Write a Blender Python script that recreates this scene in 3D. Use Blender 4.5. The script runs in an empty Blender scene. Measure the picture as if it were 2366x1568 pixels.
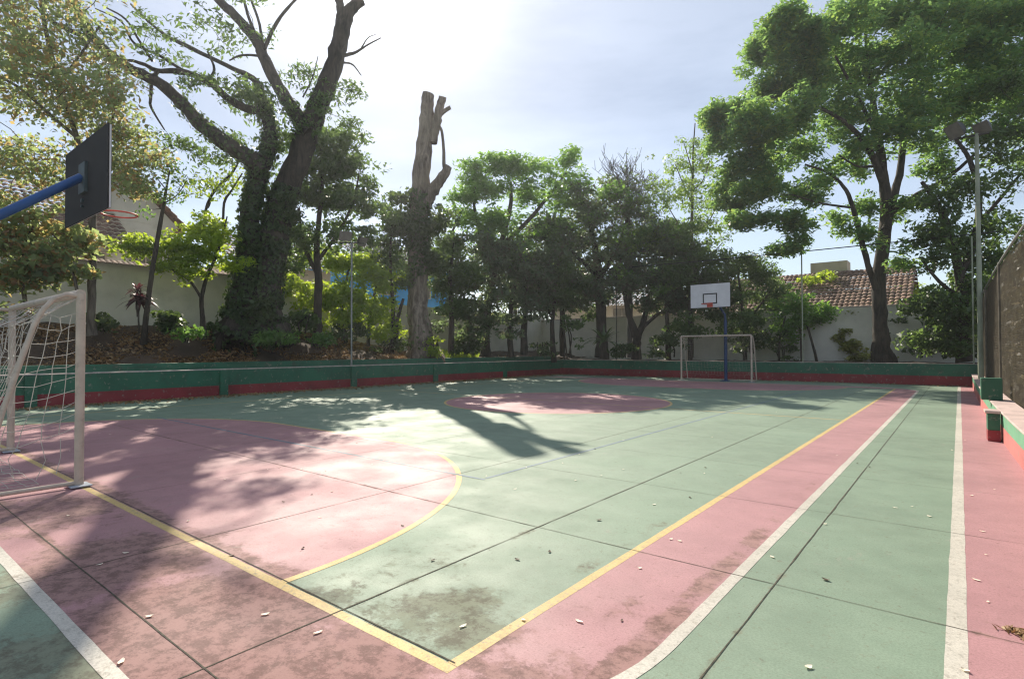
import bpy, math, random
import numpy as np
from mathutils import Vector, Matrix
random.seed(7)
RNG = np.random.default_rng(11)
SC = bpy.context.scene
HAZE = .0009
COL = SC.collection
# ------------------------------------------------------------------ camera geometry
W0, H0, FPX = 2366.0, 1568.0, 1293.45
YAW, PITCH, ROLL = math.radians(38.636), math.radians(1.071), math.radians(0.156)
EYE = np.array([0.0, 0.0, 1.4])
R0 = np.array([math.cos(YAW), math.sin(YAW), 0.0])
F0 = np.array([-math.sin(YAW)*math.cos(PITCH), math.cos(YAW)*math.cos(PITCH), math.sin(PITCH)])
U0 = np.cross(R0, F0)
RIGHT = math.cos(ROLL)*R0 - math.sin(ROLL)*U0
UP = math.sin(ROLL)*R0 + math.cos(ROLL)*U0
def P(px, py, d):
    return EYE + d*(F0 + (px-W0/2)/FPX*RIGHT - (py-H0/2)/FPX*UP)
def ray(px, py):
    return F0 + (px-W0/2)/FPX*RIGHT - (py-H0/2)/FPX*UP
def on_ground(px, py, z=0.0):
    r = ray(px, py); return EYE + r*((z-EYE[2])/r[2])
def at_y(px, py, y):
    r = ray(px, py); return EYE + r*(y/r[1])
def at_x(px, py, x):
    r = ray(px, py); return EYE + r*(x/r[0])
SUN = np.array([-14.75, 11.8, 13.47]); SUN = SUN/np.linalg.norm(SUN)

# ------------------------------------------------------------------ object helpers
def tag(o, label=None, cat=None, group=None, kind=None):
    if label: o['label'] = label
    if cat: o['category'] = cat
    if group: o['group'] = group
    if kind: o['kind'] = kind
    return o
def thing(name, loc, label, cat, group=None):
    o = bpy.data.objects.new(name, None); COL.objects.link(o)
    o.location = [float(v) for v in loc]; o.empty_display_size = 0.2
    return tag(o, label, cat, group)
def unit(v):
    return v/(np.linalg.norm(v)+1e-12)

class MB:
    """collects polygons in world space and builds one mesh object"""
    def __init__(self): self.v = []; self.f = []; self.n = 0; self.smooth = []
    def add(self, verts, faces, smooth=False):
        b = self.n; self.v.append(np.asarray(verts, float)); self.n += len(verts)
        for f in faces:
            self.f.append([b+i for i in f]); self.smooth.append(smooth)
    def box(self, x0, x1, y0, y1, z0, z1):
        v = [(x, y, z) for z in (z0, z1) for y in (y0, y1) for x in (x0, x1)]
        self.add(v, [(0,2,3,1),(4,5,7,6),(0,1,5,4),(2,6,7,3),(0,4,6,2),(1,3,7,5)])
    def obox(self, c, ax, ay, az):
        c = np.asarray(c, float); ax, ay, az = [np.asarray(a, float) for a in (ax, ay, az)]
        v = [c+sx*ax+sy*ay+sz*az for sz in (-1,1) for sy in (-1,1) for sx in (-1,1)]
        self.add(v, [(0,2,3,1),(4,5,7,6),(0,1,5,4),(2,6,7,3),(0,4,6,2),(1,3,7,5)])
    def tube(self, pts, rad, n=8, cap=True, lump=0.0, smooth=True):
        pts = np.asarray(pts, float); m = len(pts)
        rad = np.broadcast_to(np.asarray(rad, float), (m,))
        t = np.gradient(pts, axis=0); t /= (np.linalg.norm(t, axis=1)[:,None]+1e-12)
        ref = np.array([0.0,0,1]) if abs(t[0][2]) < .9 else np.array([1.0,0,0])
        u = unit(np.cross(t[0], ref)); rings = []
        for i in range(m):
            u = unit(u - t[i]*np.dot(u, t[i])); w = np.cross(t[i], u)
            a = np.arange(n)*2*math.pi/n
            k = rad[i]*(1+lump*RNG.uniform(-1, 1, n)) if lump else np.full(n, rad[i])
            rings.append(pts[i] + (np.cos(a)*k)[:,None]*u + (np.sin(a)*k)[:,None]*w)
        fs = []
        for i in range(m-1):
            for j in range(n):
                fs.append((i*n+j, i*n+(j+1)%n, (i+1)*n+(j+1)%n, (i+1)*n+j))
        self.add(np.concatenate(rings), fs, smooth)
        if cap:
            self.add(rings[0], [tuple(reversed(range(n)))]); self.add(rings[-1], [tuple(range(n))])
    def poly(self, pts): self.add(pts, [tuple(range(len(pts)))])
    def strip(self, L, R):
        m = len(L); v = list(L)+list(R)
        self.add(v, [(i, m+i, m+i+1, i+1) for i in range(m-1)])
    def build(self, name, material, parent=None, bevel=0.0):
        me = bpy.data.meshes.new(name)
        v = np.concatenate(self.v) if self.v else np.zeros((0,3))
        off = np.zeros(3)
        if parent is not None: off = np.array(parent.location)
        me.from_pydata((v-off).tolist(), [], self.f); me.update()
        me.polygons.foreach_set('use_smooth', self.smooth)
        o = bpy.data.objects.new(name, me); COL.objects.link(o)
        if parent is not None: o.parent = parent
        if material: me.materials.append(material)
        if bevel:
            bv = o.modifiers.new('edge', 'BEVEL'); bv.width = bevel; bv.segments = 2; bv.limit_method = 'ANGLE'
        return o
def quads_object(name, V, material, parent=None):
    """V: (n,4,3) world array -> one mesh of quads"""
    n = len(V); me = bpy.data.meshes.new(name)
    off = np.array(parent.location) if parent is not None else np.zeros(3)
    me.vertices.add(n*4); me.vertices.foreach_set('co', (V.reshape(-1,3)-off).ravel())
    me.loops.add(n*4); me.loops.foreach_set('vertex_index', np.arange(n*4, dtype=np.int32))
    me.polygons.add(n); me.polygons.foreach_set('loop_start', np.arange(0, n*4, 4, dtype=np.int32))
    me.polygons.foreach_set('loop_total', np.full(n, 4, dtype=np.int32))
    me.update(calc_edges=True); me.validate()
    me.materials.append(material)
    o = bpy.data.objects.new(name, me); COL.objects.link(o)
    if parent is not None: o.parent = parent
    return o

# ------------------------------------------------------------------ materials
class NT:
    def __init__(self, name):
        self.m = bpy.data.materials.new(name); self.m.use_nodes = True
        self.t = self.m.node_tree; self.t.nodes.clear()
        self.out = self.t.nodes.new('ShaderNodeOutputMaterial')
    def n(self, typ, props=None, **inp):
        nd = self.t.nodes.new(typ)
        for k, v in (props or {}).items(): setattr(nd, k, v)
        for k, v in inp.items():
            key = int(k[1:]) if k[0] == '_' and k[1:].isdigit() else k.replace('_', ' ')
            s = nd.inputs[key]
            if isinstance(v, bpy.types.NodeSocket): self.t.links.new(v, s)
            else: s.default_value = v
        return nd
    def math(self, op, a, b=0.0, clamp=False):
        return self.n('ShaderNodeMath', {'operation': op, 'use_clamp': clamp}, _0=a, _1=b).outputs[0]
    def pos(self):
        if not hasattr(self, '_p'): self._p = self.n('ShaderNodeNewGeometry')
        return self._p.outputs['Position']
    def noise(self, scale, detail=4.0, rough=0.55, vec=None, dist=0.0):
        return self.n('ShaderNodeTexNoise', None, Vector=vec or self.pos(), Scale=scale, Detail=detail, Roughness=rough, Distortion=dist).outputs[0]
    def ramp(self, f, lo, hi, a=0.0, b=1.0):
        return self.n('ShaderNodeMapRange', {'interpolation_type': 'SMOOTHSTEP'}, Value=f, From_Min=lo, From_Max=hi, To_Min=a, To_Max=b).outputs[0]
    def mix(self, f, a, b, mode='MIX'):
        nd = self.t.nodes.new('ShaderNodeMix'); nd.data_type = 'RGBA'; nd.blend_type = mode
        for k, v in ((0, f), (6, a), (7, b)):
            if isinstance(v, bpy.types.NodeSocket): self.t.links.new(v, nd.inputs[k])
            else: nd.inputs[k].default_value = v
        return nd.outputs[2]
    def bump(self, h, strength=0.3, dist=0.01):
        return self.n('ShaderNodeBump', None, Strength=strength, Distance=dist, Height=h).outputs[0]
    def principled(self, **kw):
        nd = self.n('ShaderNodeBsdfPrincipled', None, **kw); return nd.outputs[0]
    def done(self, shader):
        self.t.links.new(shader, self.out.inputs[0]); return self.m
def c4(c, k=1.0): return (c[0]*k, c[1]*k, c[2]*k, 1.0)

def simple(name, col, rough=0.6, vary=0.15, scale=3.0, bump=0.0, bscale=40.0, metal=0.0, dirt=0.0, chips=0.0):
    t = NT(name)
    f = t.ramp(t.noise(scale, 5), .3, .7)
    c = t.mix(f, c4(col, 1-vary), c4(col, 1+vary))
    if dirt: c = t.mix(t.ramp(t.noise(scale*2.3, 7, .65), .52, .72, 0, dirt), c, (.06,.05,.04,1))
    if chips:
        ch = t.ramp(t.noise(7.0, 12, .72), .585, .61)
        c = t.mix(t.math('MULTIPLY', ch, chips), c, t.mix(t.noise(20, 4), (.20,.17,.14,1), (.38,.34,.29,1)))
        c = t.mix(t.ramp(t.noise(1.6, 10, .75), .45, .75, 0, .35), c, c4([col[0]*1.5+.02, col[1]*1.25+.02, col[2]*1.4+.02]))
    kw = dict(Base_Color=c, Roughness=rough, Metallic=metal)
    if bump: kw['Normal'] = t.bump(t.noise(bscale, 4), bump, .01)
    return t.done(t.principled(**kw))

def court_mat(name, base, dirt_k=1.0, rough=.66, wear=None, fade=0.0):
    """paint on concrete: faded patches, fine grain, dark grime where the slab stays damp"""
    t = NT(name); p = t.pos()
    big = t.ramp(t.noise(.55, 6, .6), .3, .72)
    mid = t.ramp(t.noise(4.0, 6, .65), .3, .7)
    c = t.mix(big, c4(base, .82), c4(base, 1.14))
    c = t.mix(t.math('MULTIPLY', mid, .35), c, c4([base[0]*1.25+.03, base[1]*1.2+.03, base[2]*1.2+.03]))
    fine = t.noise(90, 3, .7)
    c = t.mix(t.ramp(fine, .35, .7, .0, .5), c, c4(base, .6))
    c = t.mix(t.ramp(t.noise(1.7, 12, .8), .5, .7, 0, .4), c, c4([base[0]*.72+.02, base[1]*.72+.02, base[2]*.7+.02]))
    def zone(x, y, r):
        d = t.n('ShaderNodeVectorMath', {'operation': 'DISTANCE'}, _0=p, _1=(x, y, 0.0)).outputs['Value']
        return t.ramp(d, r, r*.15)
    sep = t.n('ShaderNodeSeparateXYZ', None, Vector=p)
    z = None
    for (x, y, r, k) in ((-3.0,1.15,1.5,.50),(-4.4,1.25,1.3,.42),(-2.1,1.35,1.0,.44),(-2.15,2.05,.85,.42),(-2.75,2.6,1.0,.26),(-1.35,1.7,.9,.34),(-6.2,1.3,1.4,.34),(-1.6,2.7,.8,.16),(-.86,7.7,.6,.22),(-.8,5.4,.7,.12)):
        v = t.math('MULTIPLY', zone(x, y, r), k)
        z = v if z is None else t.math('MAXIMUM', z, v)
    # grime caught along the painted edge of the track
    dx = t.math('ABSOLUTE', t.math('ADD', sep.outputs[0], 1.2))
    edge = t.math('MULTIPLY', t.ramp(dx, .16, .02), t.ramp(sep.outputs[1], 7.0, 1.5, .14, .38))
    z = t.math('MAXIMUM', z, edge)
    for ax, v0, hw, k in ((0,-2.62,.10,.34),(1,1.1,.10,.34),(1,1.86,.16,.33),(0,-1.9,.16,.33),(0,-.88,.07,.30),(1,3.6,.06,.28)):
        dd = t.math('ABSOLUTE', t.math('ADD', sep.outputs[ax], -v0))
        z = t.math('MAXIMUM', z, t.math('MULTIPLY', t.ramp(dd, hw, .005), t.ramp(sep.outputs[1], 6.5, 1.2, k*.55, k)))
    z = t.math('MULTIPLY', z, dirt_k)
    n = t.math('ADD', t.noise(3.0, 14, .74), t.math('MULTIPLY', t.math('SUBTRACT', t.noise(38, 6, .75), .5), .22))
    zz = t.math('ADD', n, z)
    g = t.math('ADD', t.math('MULTIPLY', t.ramp(zz, .76, .83), .5), t.math('MULTIPLY', t.ramp(zz, .66, .95), .5))
    spk = t.ramp(t.math('ADD', t.noise(42, 8, .8), t.math('MULTIPLY', z, .62)), .70, .86)
    fleck = t.math('MAXIMUM', t.ramp(t.noise(30, 6, .72, dist=.8), .585, .64), t.math('MULTIPLY', t.ramp(t.noise(9, 10, .8, dist=1.0), .585, .65), .7))
    grime = t.math('MAXIMUM', t.math('MULTIPLY', g, .72), t.math('MULTIPLY', spk, .6))
    grime = t.math('MAXIMUM', grime, t.math('MULTIPLY', fleck, .42))
    gcol = t.mix(t.ramp(t.noise(9, 12, .8), .42, .56), (.105,.068,.045,1), c4((base[0]*.42+.13,base[1]*.38+.105,base[2]*.35+.075)))
    c = t.mix(t.math('MINIMUM', grime, 1.0), c, gcol)
    # bare scuffs
    sc = t.ramp(t.noise(2.2, 10, .78, dist=1.2), .60, .68)
    c = t.mix(t.math('MULTIPLY', sc, .35), c, (.36,.31,.27,1))
    if wear is not None:
        w = t.math('MAXIMUM', t.ramp(t.noise(24, 9, .8), .555, .585), t.math('MULTIPLY', t.ramp(t.noise(24, 9, .8), .46, .6), .35))
        c = t.mix(t.math('MULTIPLY', w, wear[1]), c, c4(wear[0]))
    r = t.ramp(t.noise(1.3, 6), .3, .7, rough-.07, rough+.1)
    r = t.math('ADD', r, t.math('MULTIPLY', grime, .25))
    h = t.math('ADD', t.math('MULTIPLY', t.noise(120, 3, .7), .5), t.math('MULTIPLY', t.noise(14, 4), .5))
    return t.done(t.principled(Base_Color=c, Roughness=r, Specular_IOR_Level=.40, Normal=t.bump(h, .35, .004)))

GREEN_C, PINK_C = (.222,.305,.222), (.445,.235,.248)
M = {}
M['court_green'] = court_mat('court green paint', GREEN_C, .9)
M['court_pink'] = court_mat('court pink paint', PINK_C, 1.15)
M['line_yellow'] = court_mat('yellow line paint', (.66,.48,.19), .5,   .66, ((.34,.28,.20), .8))
M['line_white'] = court_mat('white line paint', (.60,.57,.50), .45,   .66, ((.34,.32,.27), .7))
M['line_blue'] = court_mat('faded blue line paint', (.17,.235,.30), .4, .66, (GREEN_C, .8))
M['joint'] = simple('joint grit', (.075,.066,.045), .9, .5, 20)
M['wall_green'] = simple('green wall paint', (.028,.135,.075), .55, .18, 1.4, .25, 60, dirt=.45, chips=.55)
M['wall_red'] = simple('red wall paint', (.25,.028,.033), .55, .2, 1.4, .25, 60, dirt=.25, chips=.55)
M['sunlit_tone_green'] = simple('green paint lightened as sunlit', (.16,.38,.23), .6, .14, 1.4, .25, 60, dirt=.15, chips=.55)  # lighter copy of the green wall paint; sunlight is put into the colour
M['sunlit_tone_red'] = simple('red paint lightened as sunlit', (.56,.19,.17), .6, .14, 1.4, .25, 60, dirt=.15, chips=.55)  # red wall paint again, lightened as if sunlit, for the right wall
M['seat_pink'] = simple('pale pink seat top', (.60,.46,.42), .75, .15, 3, .25, 60, dirt=.2)
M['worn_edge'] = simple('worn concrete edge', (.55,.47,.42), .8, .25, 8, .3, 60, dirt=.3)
M['stucco'] = simple('white stucco', (.76,.73,.67), .85, .10, .8, .5, 25, dirt=.10)
M['stucco_cream'] = simple('cream stucco', (.60,.52,.40), .85, .12, .8, .4, 25, dirt=.15)
M['blue_wall'] = simple('blue painted wall', (.05,.34,.72), .7, .15, .8, .3, 25)
M['soil'] = simple('bank soil', (.085,.055,.035), .95, .35, 1.2, .8, 9)
M['earth'] = simple('open ground', (.12,.10,.07), .95, .3, .2, .5, 3)
M['bark_dark'] = None
M['white_metal'] = simple('white painted tube', (.57,.48,.39), .45, .1, 6, .1, 80, dirt=.25)
M['blue_metal'] = simple('blue painted steel', (.012,.085,.29), .4, .12, 5, .1, 60)
M['shade_tone_blue_metal'] = simple('blue steel darkened as shaded', (.010,.045,.14), .45, .15, 5, .1, 60)  # darker copy of the blue steel; shade on the far post is in the colour
M['teal_metal'] = simple('dull teal steel plate', (.035,.065,.075), .6, .2, 8)
M['grey_metal'] = simple('galvanised steel', (.30,.31,.30), .5, .15, 8, metal=.4)
M['tan_metal'] = simple('faded pale green pole paint', (.30,.33,.24), .55, .15, 3)
M['dark_metal'] = simple('dark weathered metal', (.05,.045,.04), .6, .25, 8)
M['red_metal'] = simple('red hoop paint', (.55,.07,.04), .45, .12, 8)
M['board_white'] = simple('white board face', (.72,.72,.74), .5, .06, 3, dirt=.08)
M['board_back'] = simple('dark board back', (.009,.010,.012), .9, .2, 3)
M['black_line'] = simple('black board marking', (.02,.02,.025), .6, .1, 5)
M['rope'] = simple('white net cord', (.58,.55,.48), .8, .12, 20)
M['wire'] = simple('fence wire', (.15,.13,.10), .6, .3, 6, metal=.2)
M['plate'] = simple('pale base plate', (.42,.46,.52), .5, .15, 10)
M['glass_dark'] = simple('lamp glass', (.22,.20,.17), .25, .1, 6)
M['black_cable'] = simple('black cable', (.02,.02,.02), .6, .1, 5)

def bark(name, a, b, scale=6.0):
    t = NT(name)
    mp = t.n('ShaderNodeMapping', None, Vector=t.pos(), Scale=(1.0,1.0,.22)).outputs[0]
    v = t.noise(scale, 8, .7, vec=mp, dist=.6)
    big = t.noise(.9, 4, .6)
    c = t.mix(t.ramp(v, .35, .68), c4(a), c4(b))
    c = t.mix(t.ramp(big, .45, .7, 0, .45), c, c4([b[0]*1.15, b[1]*1.2, b[2]*1.05]))
    return t.done(t.principled(Base_Color=c, Roughness=.9, Normal=t.bump(v, .9, .05)))
M['bark_dark'] = bark('dark bark', (.026,.021,.016), (.09,.07,.054))
M['bark_mid'] = bark('grey brown bark', (.06,.047,.036), (.19,.155,.12))
M['bark_dead'] = bark('bleached dead wood', (.10,.073,.055), (.34,.275,.22), 4.0)
M['bark_grey'] = bark('pale grey bark', (.08,.075,.07), (.2,.19,.175))

LEAFB = 1.35
def leaf(name, a, b, trans=(.25,.35,.03), k=.45, third=None, tshare=.25, rough=.45):
    t = NT(name)
    g = t.n('ShaderNodeNewGeometry'); rnd = g.outputs['Random Per Island']
    cl = t.ramp(t.n('ShaderNodeTexNoise', None, Vector=g.outputs['Position'], Scale=1.1, Detail=2.0).outputs[0], .35, .65)
    f = t.math('ADD', t.math('MULTIPLY', rnd, .6), t.math('MULTIPLY', cl, .4))
    c = t.mix(f, c4(a, LEAFB), c4(b, LEAFB))
    if third: c = t.mix(t.ramp(rnd, 1-tshare, 1-tshare+.02), c, c4(third))
    tc = t.mix(.35, c, c4(trans), 'MIX')
    tc = t.mix(1.0, tc, (1.95,1.95,1.75,1), 'MULTIPLY')
    p = t.principled(Base_Color=c, Roughness=rough)
    tr = t.n('ShaderNodeBsdfTranslucent', None, Color=tc).outputs[0]
    return t.done(t.n('ShaderNodeMixShader', None, Fac=k, _1=p, _2=tr).outputs[0])
M['leaf_dark'] = leaf('dark glossy leaves', (.03,.055,.026), (.075,.12,.045), (.24,.36,.06), .42)
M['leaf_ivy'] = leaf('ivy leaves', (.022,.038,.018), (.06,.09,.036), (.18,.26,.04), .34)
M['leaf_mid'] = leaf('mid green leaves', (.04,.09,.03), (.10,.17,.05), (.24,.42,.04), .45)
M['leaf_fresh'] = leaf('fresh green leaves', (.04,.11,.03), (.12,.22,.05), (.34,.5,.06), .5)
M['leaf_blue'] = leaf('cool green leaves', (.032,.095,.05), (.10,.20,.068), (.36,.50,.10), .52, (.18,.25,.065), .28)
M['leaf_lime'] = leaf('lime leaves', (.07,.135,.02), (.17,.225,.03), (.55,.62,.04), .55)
M['leaf_hedge'] = leaf('dry hedge leaves', (.028,.034,.016), (.095,.085,.045), (.2,.15,.07), .25, (.34,.29,.20), .14)
M['leaf_sunny'] = leaf('yellow green leaves', (.07,.16,.03), (.18,.27,.045), (.5,.62,.06), .58)
M['leaf_light'] = leaf('light sparse leaves', (.05,.10,.03), (.13,.19,.05), (.36,.50,.08), .5)
M['leaf_autumn'] = leaf('green and rusty leaves', (.08,.13,.07), (.17,.20,.10), (.42,.46,.14), .6, (.27,.13,.08), .28)
M['leaf_plum'] = leaf('plum tinged leaves', (.034,.060,.040), (.085,.115,.07), (.26,.36,.10), .46, (.085,.055,.062), .18)
M['leaf_red'] = leaf('dark red leaves', (.03,.011,.015), (.075,.024,.03), (.12,.03,.04), .35)
M['leaf_yellowgreen'] = leaf('variegated leaves', (.10,.13,.03), (.34,.33,.12), (.4,.4,.12), .4)
M['leaf_dry'] = leaf('dry fallen leaves', (.14,.08,.036), (.33,.20,.095), (.2,.12,.04), .15, (.42,.30,.17), .22, .7)
M['leaf_pale'] = leaf('pale fallen petals', (.62,.54,.42), (.78,.72,.60), (.6,.5,.4), .1, (.40,.26,.15), .36, .7)
M['leaf_darkdry'] = leaf('dark fallen leaf', (.04,.026,.016), (.09,.055,.03), (.1,.06,.02), .1, None, .2, .7)
M['grass'] = leaf('grass blades', (.07,.13,.02), (.20,.27,.035), (.45,.55,.05), .45)

def tile_mat(name, a, b):
    t = NT(name)
    v = t.n('ShaderNodeTexVoronoi', None, Vector=t.pos(), Scale=3.4).outputs['Color']
    f = t.n('ShaderNodeSeparateColor', None, Color=v).outputs[0]
    c = t.mix(f, c4(a), c4(b))
    c = t.mix(t.ramp(t.noise(1.1, 6, .7), .5, .68, 0, .7), c, (.09,.07,.055,1))
    return t.done(t.principled(Base_Color=c, Roughness=.85))
M['tile'] = tile_mat('terracotta tiles', (.16,.09,.062), (.34,.21,.15))

# ------------------------------------------------------------------ the setting: ground and court
def sheet(name, x0, x1, y0, y1, z, m):
    b = MB(); b.poly([(x0,y0,z),(x1,y0,z),(x1,y1,z),(x0,y1,z)]); return tag(b.build(name, m), kind='structure')
sheet('ground', -900, 900, -900, 900, -.35, M['earth'])
XL, XS, XW, XT, XR = -18.0, -1.785, -1.095, -.03, .46        # left wall, sideline, track line, outer line, right wall
Y0, YH, YF, YB = 1.77, 12.72, 23.67, 26.95                    # goal lines, halfway line, back wall
TRK = .83
def xr(y): return .33+.24*math.exp(-(y-8.4)/6.5) if y > 6 else .33+.24*math.exp(2.4/6.5)*(1-(y-6)/6.5)
slab = MB(); slab.box(XL-.4, 1.9, -7, YB+.4, -.34, 0.0)
tag(slab.build('court_slab', M['court_green']), kind='structure')
def arc(cx, cy, r, a0, a1, n=40):
    return [(cx+r*math.cos(math.radians(a0+(a1-a0)*i/n)), cy+r*math.sin(math.radians(a0+(a1-a0)*i/n))) for i in range(n+1)]
def wob(pts, k=.004):
    return [(x+random.uniform(-k,k), y+random.uniform(-k,k)) for x, y in pts]
CXC = -8.62; RD = 3.85; PA, PB = CXC+1.55, CXC-1.55
def dshape(near, r):
    if near: return arc(PA, Y0, r, 0, 90) + arc(PB, Y0, r, 90, 180)
    return arc(PA, YF, r, 0, -90) + arc(PB, YF, r, -90, -180)
b = MB()
def flat(b, pts, z): b.poly([(x, y, z) for x, y in pts])
ZP, ZL, ZJ = .0008, .0016, .0028
flat(b, dshape(True, RD), ZP)
flat(b, list(reversed(dshape(False, RD))), ZP)
flat(b, arc(CXC, YH, 3.02, 0, 360, 72)[:-1], ZP)
# pink run-off between the yellow court line and the white track line (a ring with rounded corners)
RC = 1.72
def track(off):
    r = RC+off
    return ([(-16.5, TRK-off)] + [(-14+i*.8, TRK-off) for i in range(14)] + arc(XW-RC, TRK+RC, r, -90, 0, 24) + arc(XW-RC, YF+.75-RC, r, 0, 90, 24) + [(-16.5, YF+.75+off)])
tr = track(0.0)
inner = [(-16.5, Y0), (XS, Y0), (XS, YF), (-16.5, YF)]
n_half = 1+14+25
near_pts = tr[:n_half]; far_pts = tr[n_half:]
flat(b, near_pts + [(XS, TRK+RC), (XS, Y0), (-16.5, Y0)], ZP)
flat(b, [(XS, TRK+RC), (XW, TRK+RC), (XW, YF+.75-RC), (XS, YF+.75-RC)], ZP)
flat(b, [(XS, YF+.75-RC)] + far_pts + [(-16.5, YF), (XS, YF)], ZP)
flat(b, [(XT, -7), (1.25, -7)] + [(xr(q)+.05, q) for q in (2, 5, 7, 9, 11, 13, 16, 20, 24)] + [(xr(YB)+.05, YB), (XT, YB)], ZP)
tag(b.build('court_pink_paint', M['court_pink']), kind='structure')
def line_poly(b, pts, w, z, k=.0012):
    pts = np.array(pts, float); out = [pts[0]]
    for i in range(len(pts)-1):
        L = np.linalg.norm(pts[i+1]-pts[i]); m = max(1, int(L/.15))
        for j in range(1, m+1): out.append(pts[i]+(pts[i+1]-pts[i])*j/m)
    q = np.array(out); t = np.gradient(q, axis=0); t /= np.linalg.norm(t, axis=1)[:,None]
    nrm = np.stack([-t[:,1], t[:,0]], 1)
    j1 = RNG.normal(0, k, len(q))[:,None]; j2 = RNG.normal(0, k, len(q))[:,None]
    A = q+nrm*(w/2+j1); B = q-nrm*(w/2+j2)
    b.strip([(x,y,z) for x,y in A], [(x,y,z) for x,y in B])
b = MB()
LW = .062
line_poly(b, [(-15.45, Y0), (XS+LW/2, Y0)], LW, ZL)
line_poly(b, [(XS, Y0+LW/2+.001), (XS, YF-LW/2-.001)], LW, ZL)
line_poly(b, [(-15.45, YF), (XS+LW/2, YF)], LW, ZL)
line_poly(b, [(-15.45, Y0+LW/2+.001), (-15.45, YF-LW/2-.001)], LW, ZL)
line_poly(b, [(-15.45+LW/2+.001, YH), (XS-LW/2-.001, YH)], LW*.8, ZL)
for near in (True, False):
    d = dshape(near, RD); s = 1 if near else -1
    d[0] = (d[0][0], d[0][1]+s*(LW/2+.001)); d[-1] = (d[-1][0], d[-1][1]+s*(LW/2+.001))
    line_poly(b, d, LW*.95, ZL+.0002, .001)
line_poly(b, arc(CXC, YH, 3.02, 1.2, 178.8, 60), LW, ZL+.0002, .001)
line_poly(b, arc(CXC, YH, 3.02, 181.2, 358.8, 60), LW, ZL+.0002, .001)
tag(b.build('court_yellow_lines', M['line_yellow']), kind='structure')
b = MB()
line_poly(b, tr, .068, ZL+.0003)
line_poly(b, [(XT, -7), (XT, YB-.4)], .085, ZL)
tag(b.build('court_white_lines', M['line_white']), kind='structure')
b = MB()
line_poly(b, [(-4.06, 4.62), (-4.06, 20.8)], .045, ZL+.0005)
line_poly(b, [(-13.2, 4.56), (-4.03, 4.56)], .045, ZL+.0007)
tag(b.build('court_blue_lines', M['line_blue']), kind='structure')
b = MB()
def joint(pts, w):
    w *= .62
    line_poly(b, pts, w, ZJ+random.uniform(0,.0004), w*.16)
for x, w in ((-2.62,.013),(-4.45,.010),(-.88,.013),(-6.4,.007),(-8.4,.007),(-10.4,.007),(-12.4,.007),(-14.4,.007)):
    joint([(x, -6.9), (x+random.uniform(-.01,.01), 10), (x, YB-.05)], w)
joint([(-16, 1.1), (-1.3, 1.1)], .012)
joint([(-9.2, Y0+.047), (XS, Y0+.047)], .014)
for y, w in ((3.6,.009),(5.42,.007),(7.1,.006),(8.95,.006),(10.8,.006),(14.6,.006),(16.5,.006),(18.4,.006),(20.3,.006),(22.2,.006)):
    joint([(-16, y), (.4, y+random.uniform(-.02,.02))], w)
tag(b.build('court_joints', M['joint']), kind='structure')

# the planted bank behind the left wall and the bed behind the far wall
def bank_z(x, y):
    k = np.clip((-18.45-x)/3.6, 0, 1); k = k*k*(3-2*k)
    fall = np.clip((20.0-y)/8.0, 0, 1); fall = fall*fall*(3-2*fall)
    return .92 + k*(.35+.95*fall)
gx = np.linspace(-18.42, -24, 34); gy = np.linspace(-8, 31.4, 120)
X, Y = np.meshgrid(gx, gy, indexing='ij')
Z = bank_z(X, Y) + .05*np.sin(X*3.1+Y*1.7)+.04*np.sin(X*1.3-Y*2.9)+RNG.normal(0,.015,X.shape)
b = MB(); nY = len(gy)
b.add(np.stack([X,Y,Z],-1).reshape(-1,3), [(i*nY+j, i*nY+j+1, (i+1)*nY+j+1, (i+1)*nY+j) for i in range(len(gx)-1) for j in range(nY-1)], True)
tag(b.build('bank', M['soil']), kind='structure')
gx = np.linspace(-18.4, 6, 90); gy = np.linspace(YB+.28, 31.4, 18)
X, Y = np.meshgrid(gx, gy, indexing='ij'); Z = .78+.04*np.sin(X*2.3+Y*3)+RNG.normal(0,.015,X.shape)
b = MB(); nY = len(gy)
b.add(np.stack([X,Y,Z],-1).reshape(-1,3), [(i*nY+j, (i+1)*nY+j, (i+1)*nY+j+1, i*nY+j+1) for i in range(len(gx)-1) for j in range(nY-1)], True)
tag(b.build('planting_bed', M['soil']), kind='structure')

# ------------------------------------------------------------------ court walls
HL = .83
w = thing('court_wall', (XL, 10, 0), 'long low green and red bench wall at the foot of the leaf littered bank', 'wall')
b = MB(); b.box(XL-.43, XL, -7, YB, .32, HL-.03); b.build('upper_band', M['wall_green'], w)
b = MB(); b.box(XL-.43, XL+.001, -7, YB, 0, .318); b.build('lower_band', M['wall_red'], w)
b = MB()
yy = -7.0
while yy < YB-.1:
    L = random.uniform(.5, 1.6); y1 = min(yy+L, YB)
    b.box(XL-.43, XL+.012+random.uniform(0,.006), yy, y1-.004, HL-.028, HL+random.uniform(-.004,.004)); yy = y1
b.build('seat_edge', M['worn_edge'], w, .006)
b = MB(); b.box(XL-.62, XL-.432, -7, YB, 0, 1.035); b.build('back_kerb', M['wall_green'], w, .01)
for y in (3.4, 8.05, 12.85, 17.1, 21.9):
    b = MB(); b.box(XL+.002, XL+.09, y-.12, y+.12, .32, HL-.05); b.box(XL+.002, XL+.09, y-.12, y+.12, .001, .318)
    b.build('pilaster', M['wall_green'], w, .006)
w = thing('court_wall', (-8, YB, 0), 'low green and red wall across the far end behind the white goal', 'wall')
b = MB(); b.box(XL+.003, XR+.3, YB, YB+.22, .36, .82); b.build('upper_band', M['wall_green'], w)
b = MB(); b.box(XL+.003, XR+.3, YB-.001, YB+.22, .0, .358); b.build('lower_band', M['wall_red'], w)
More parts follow.
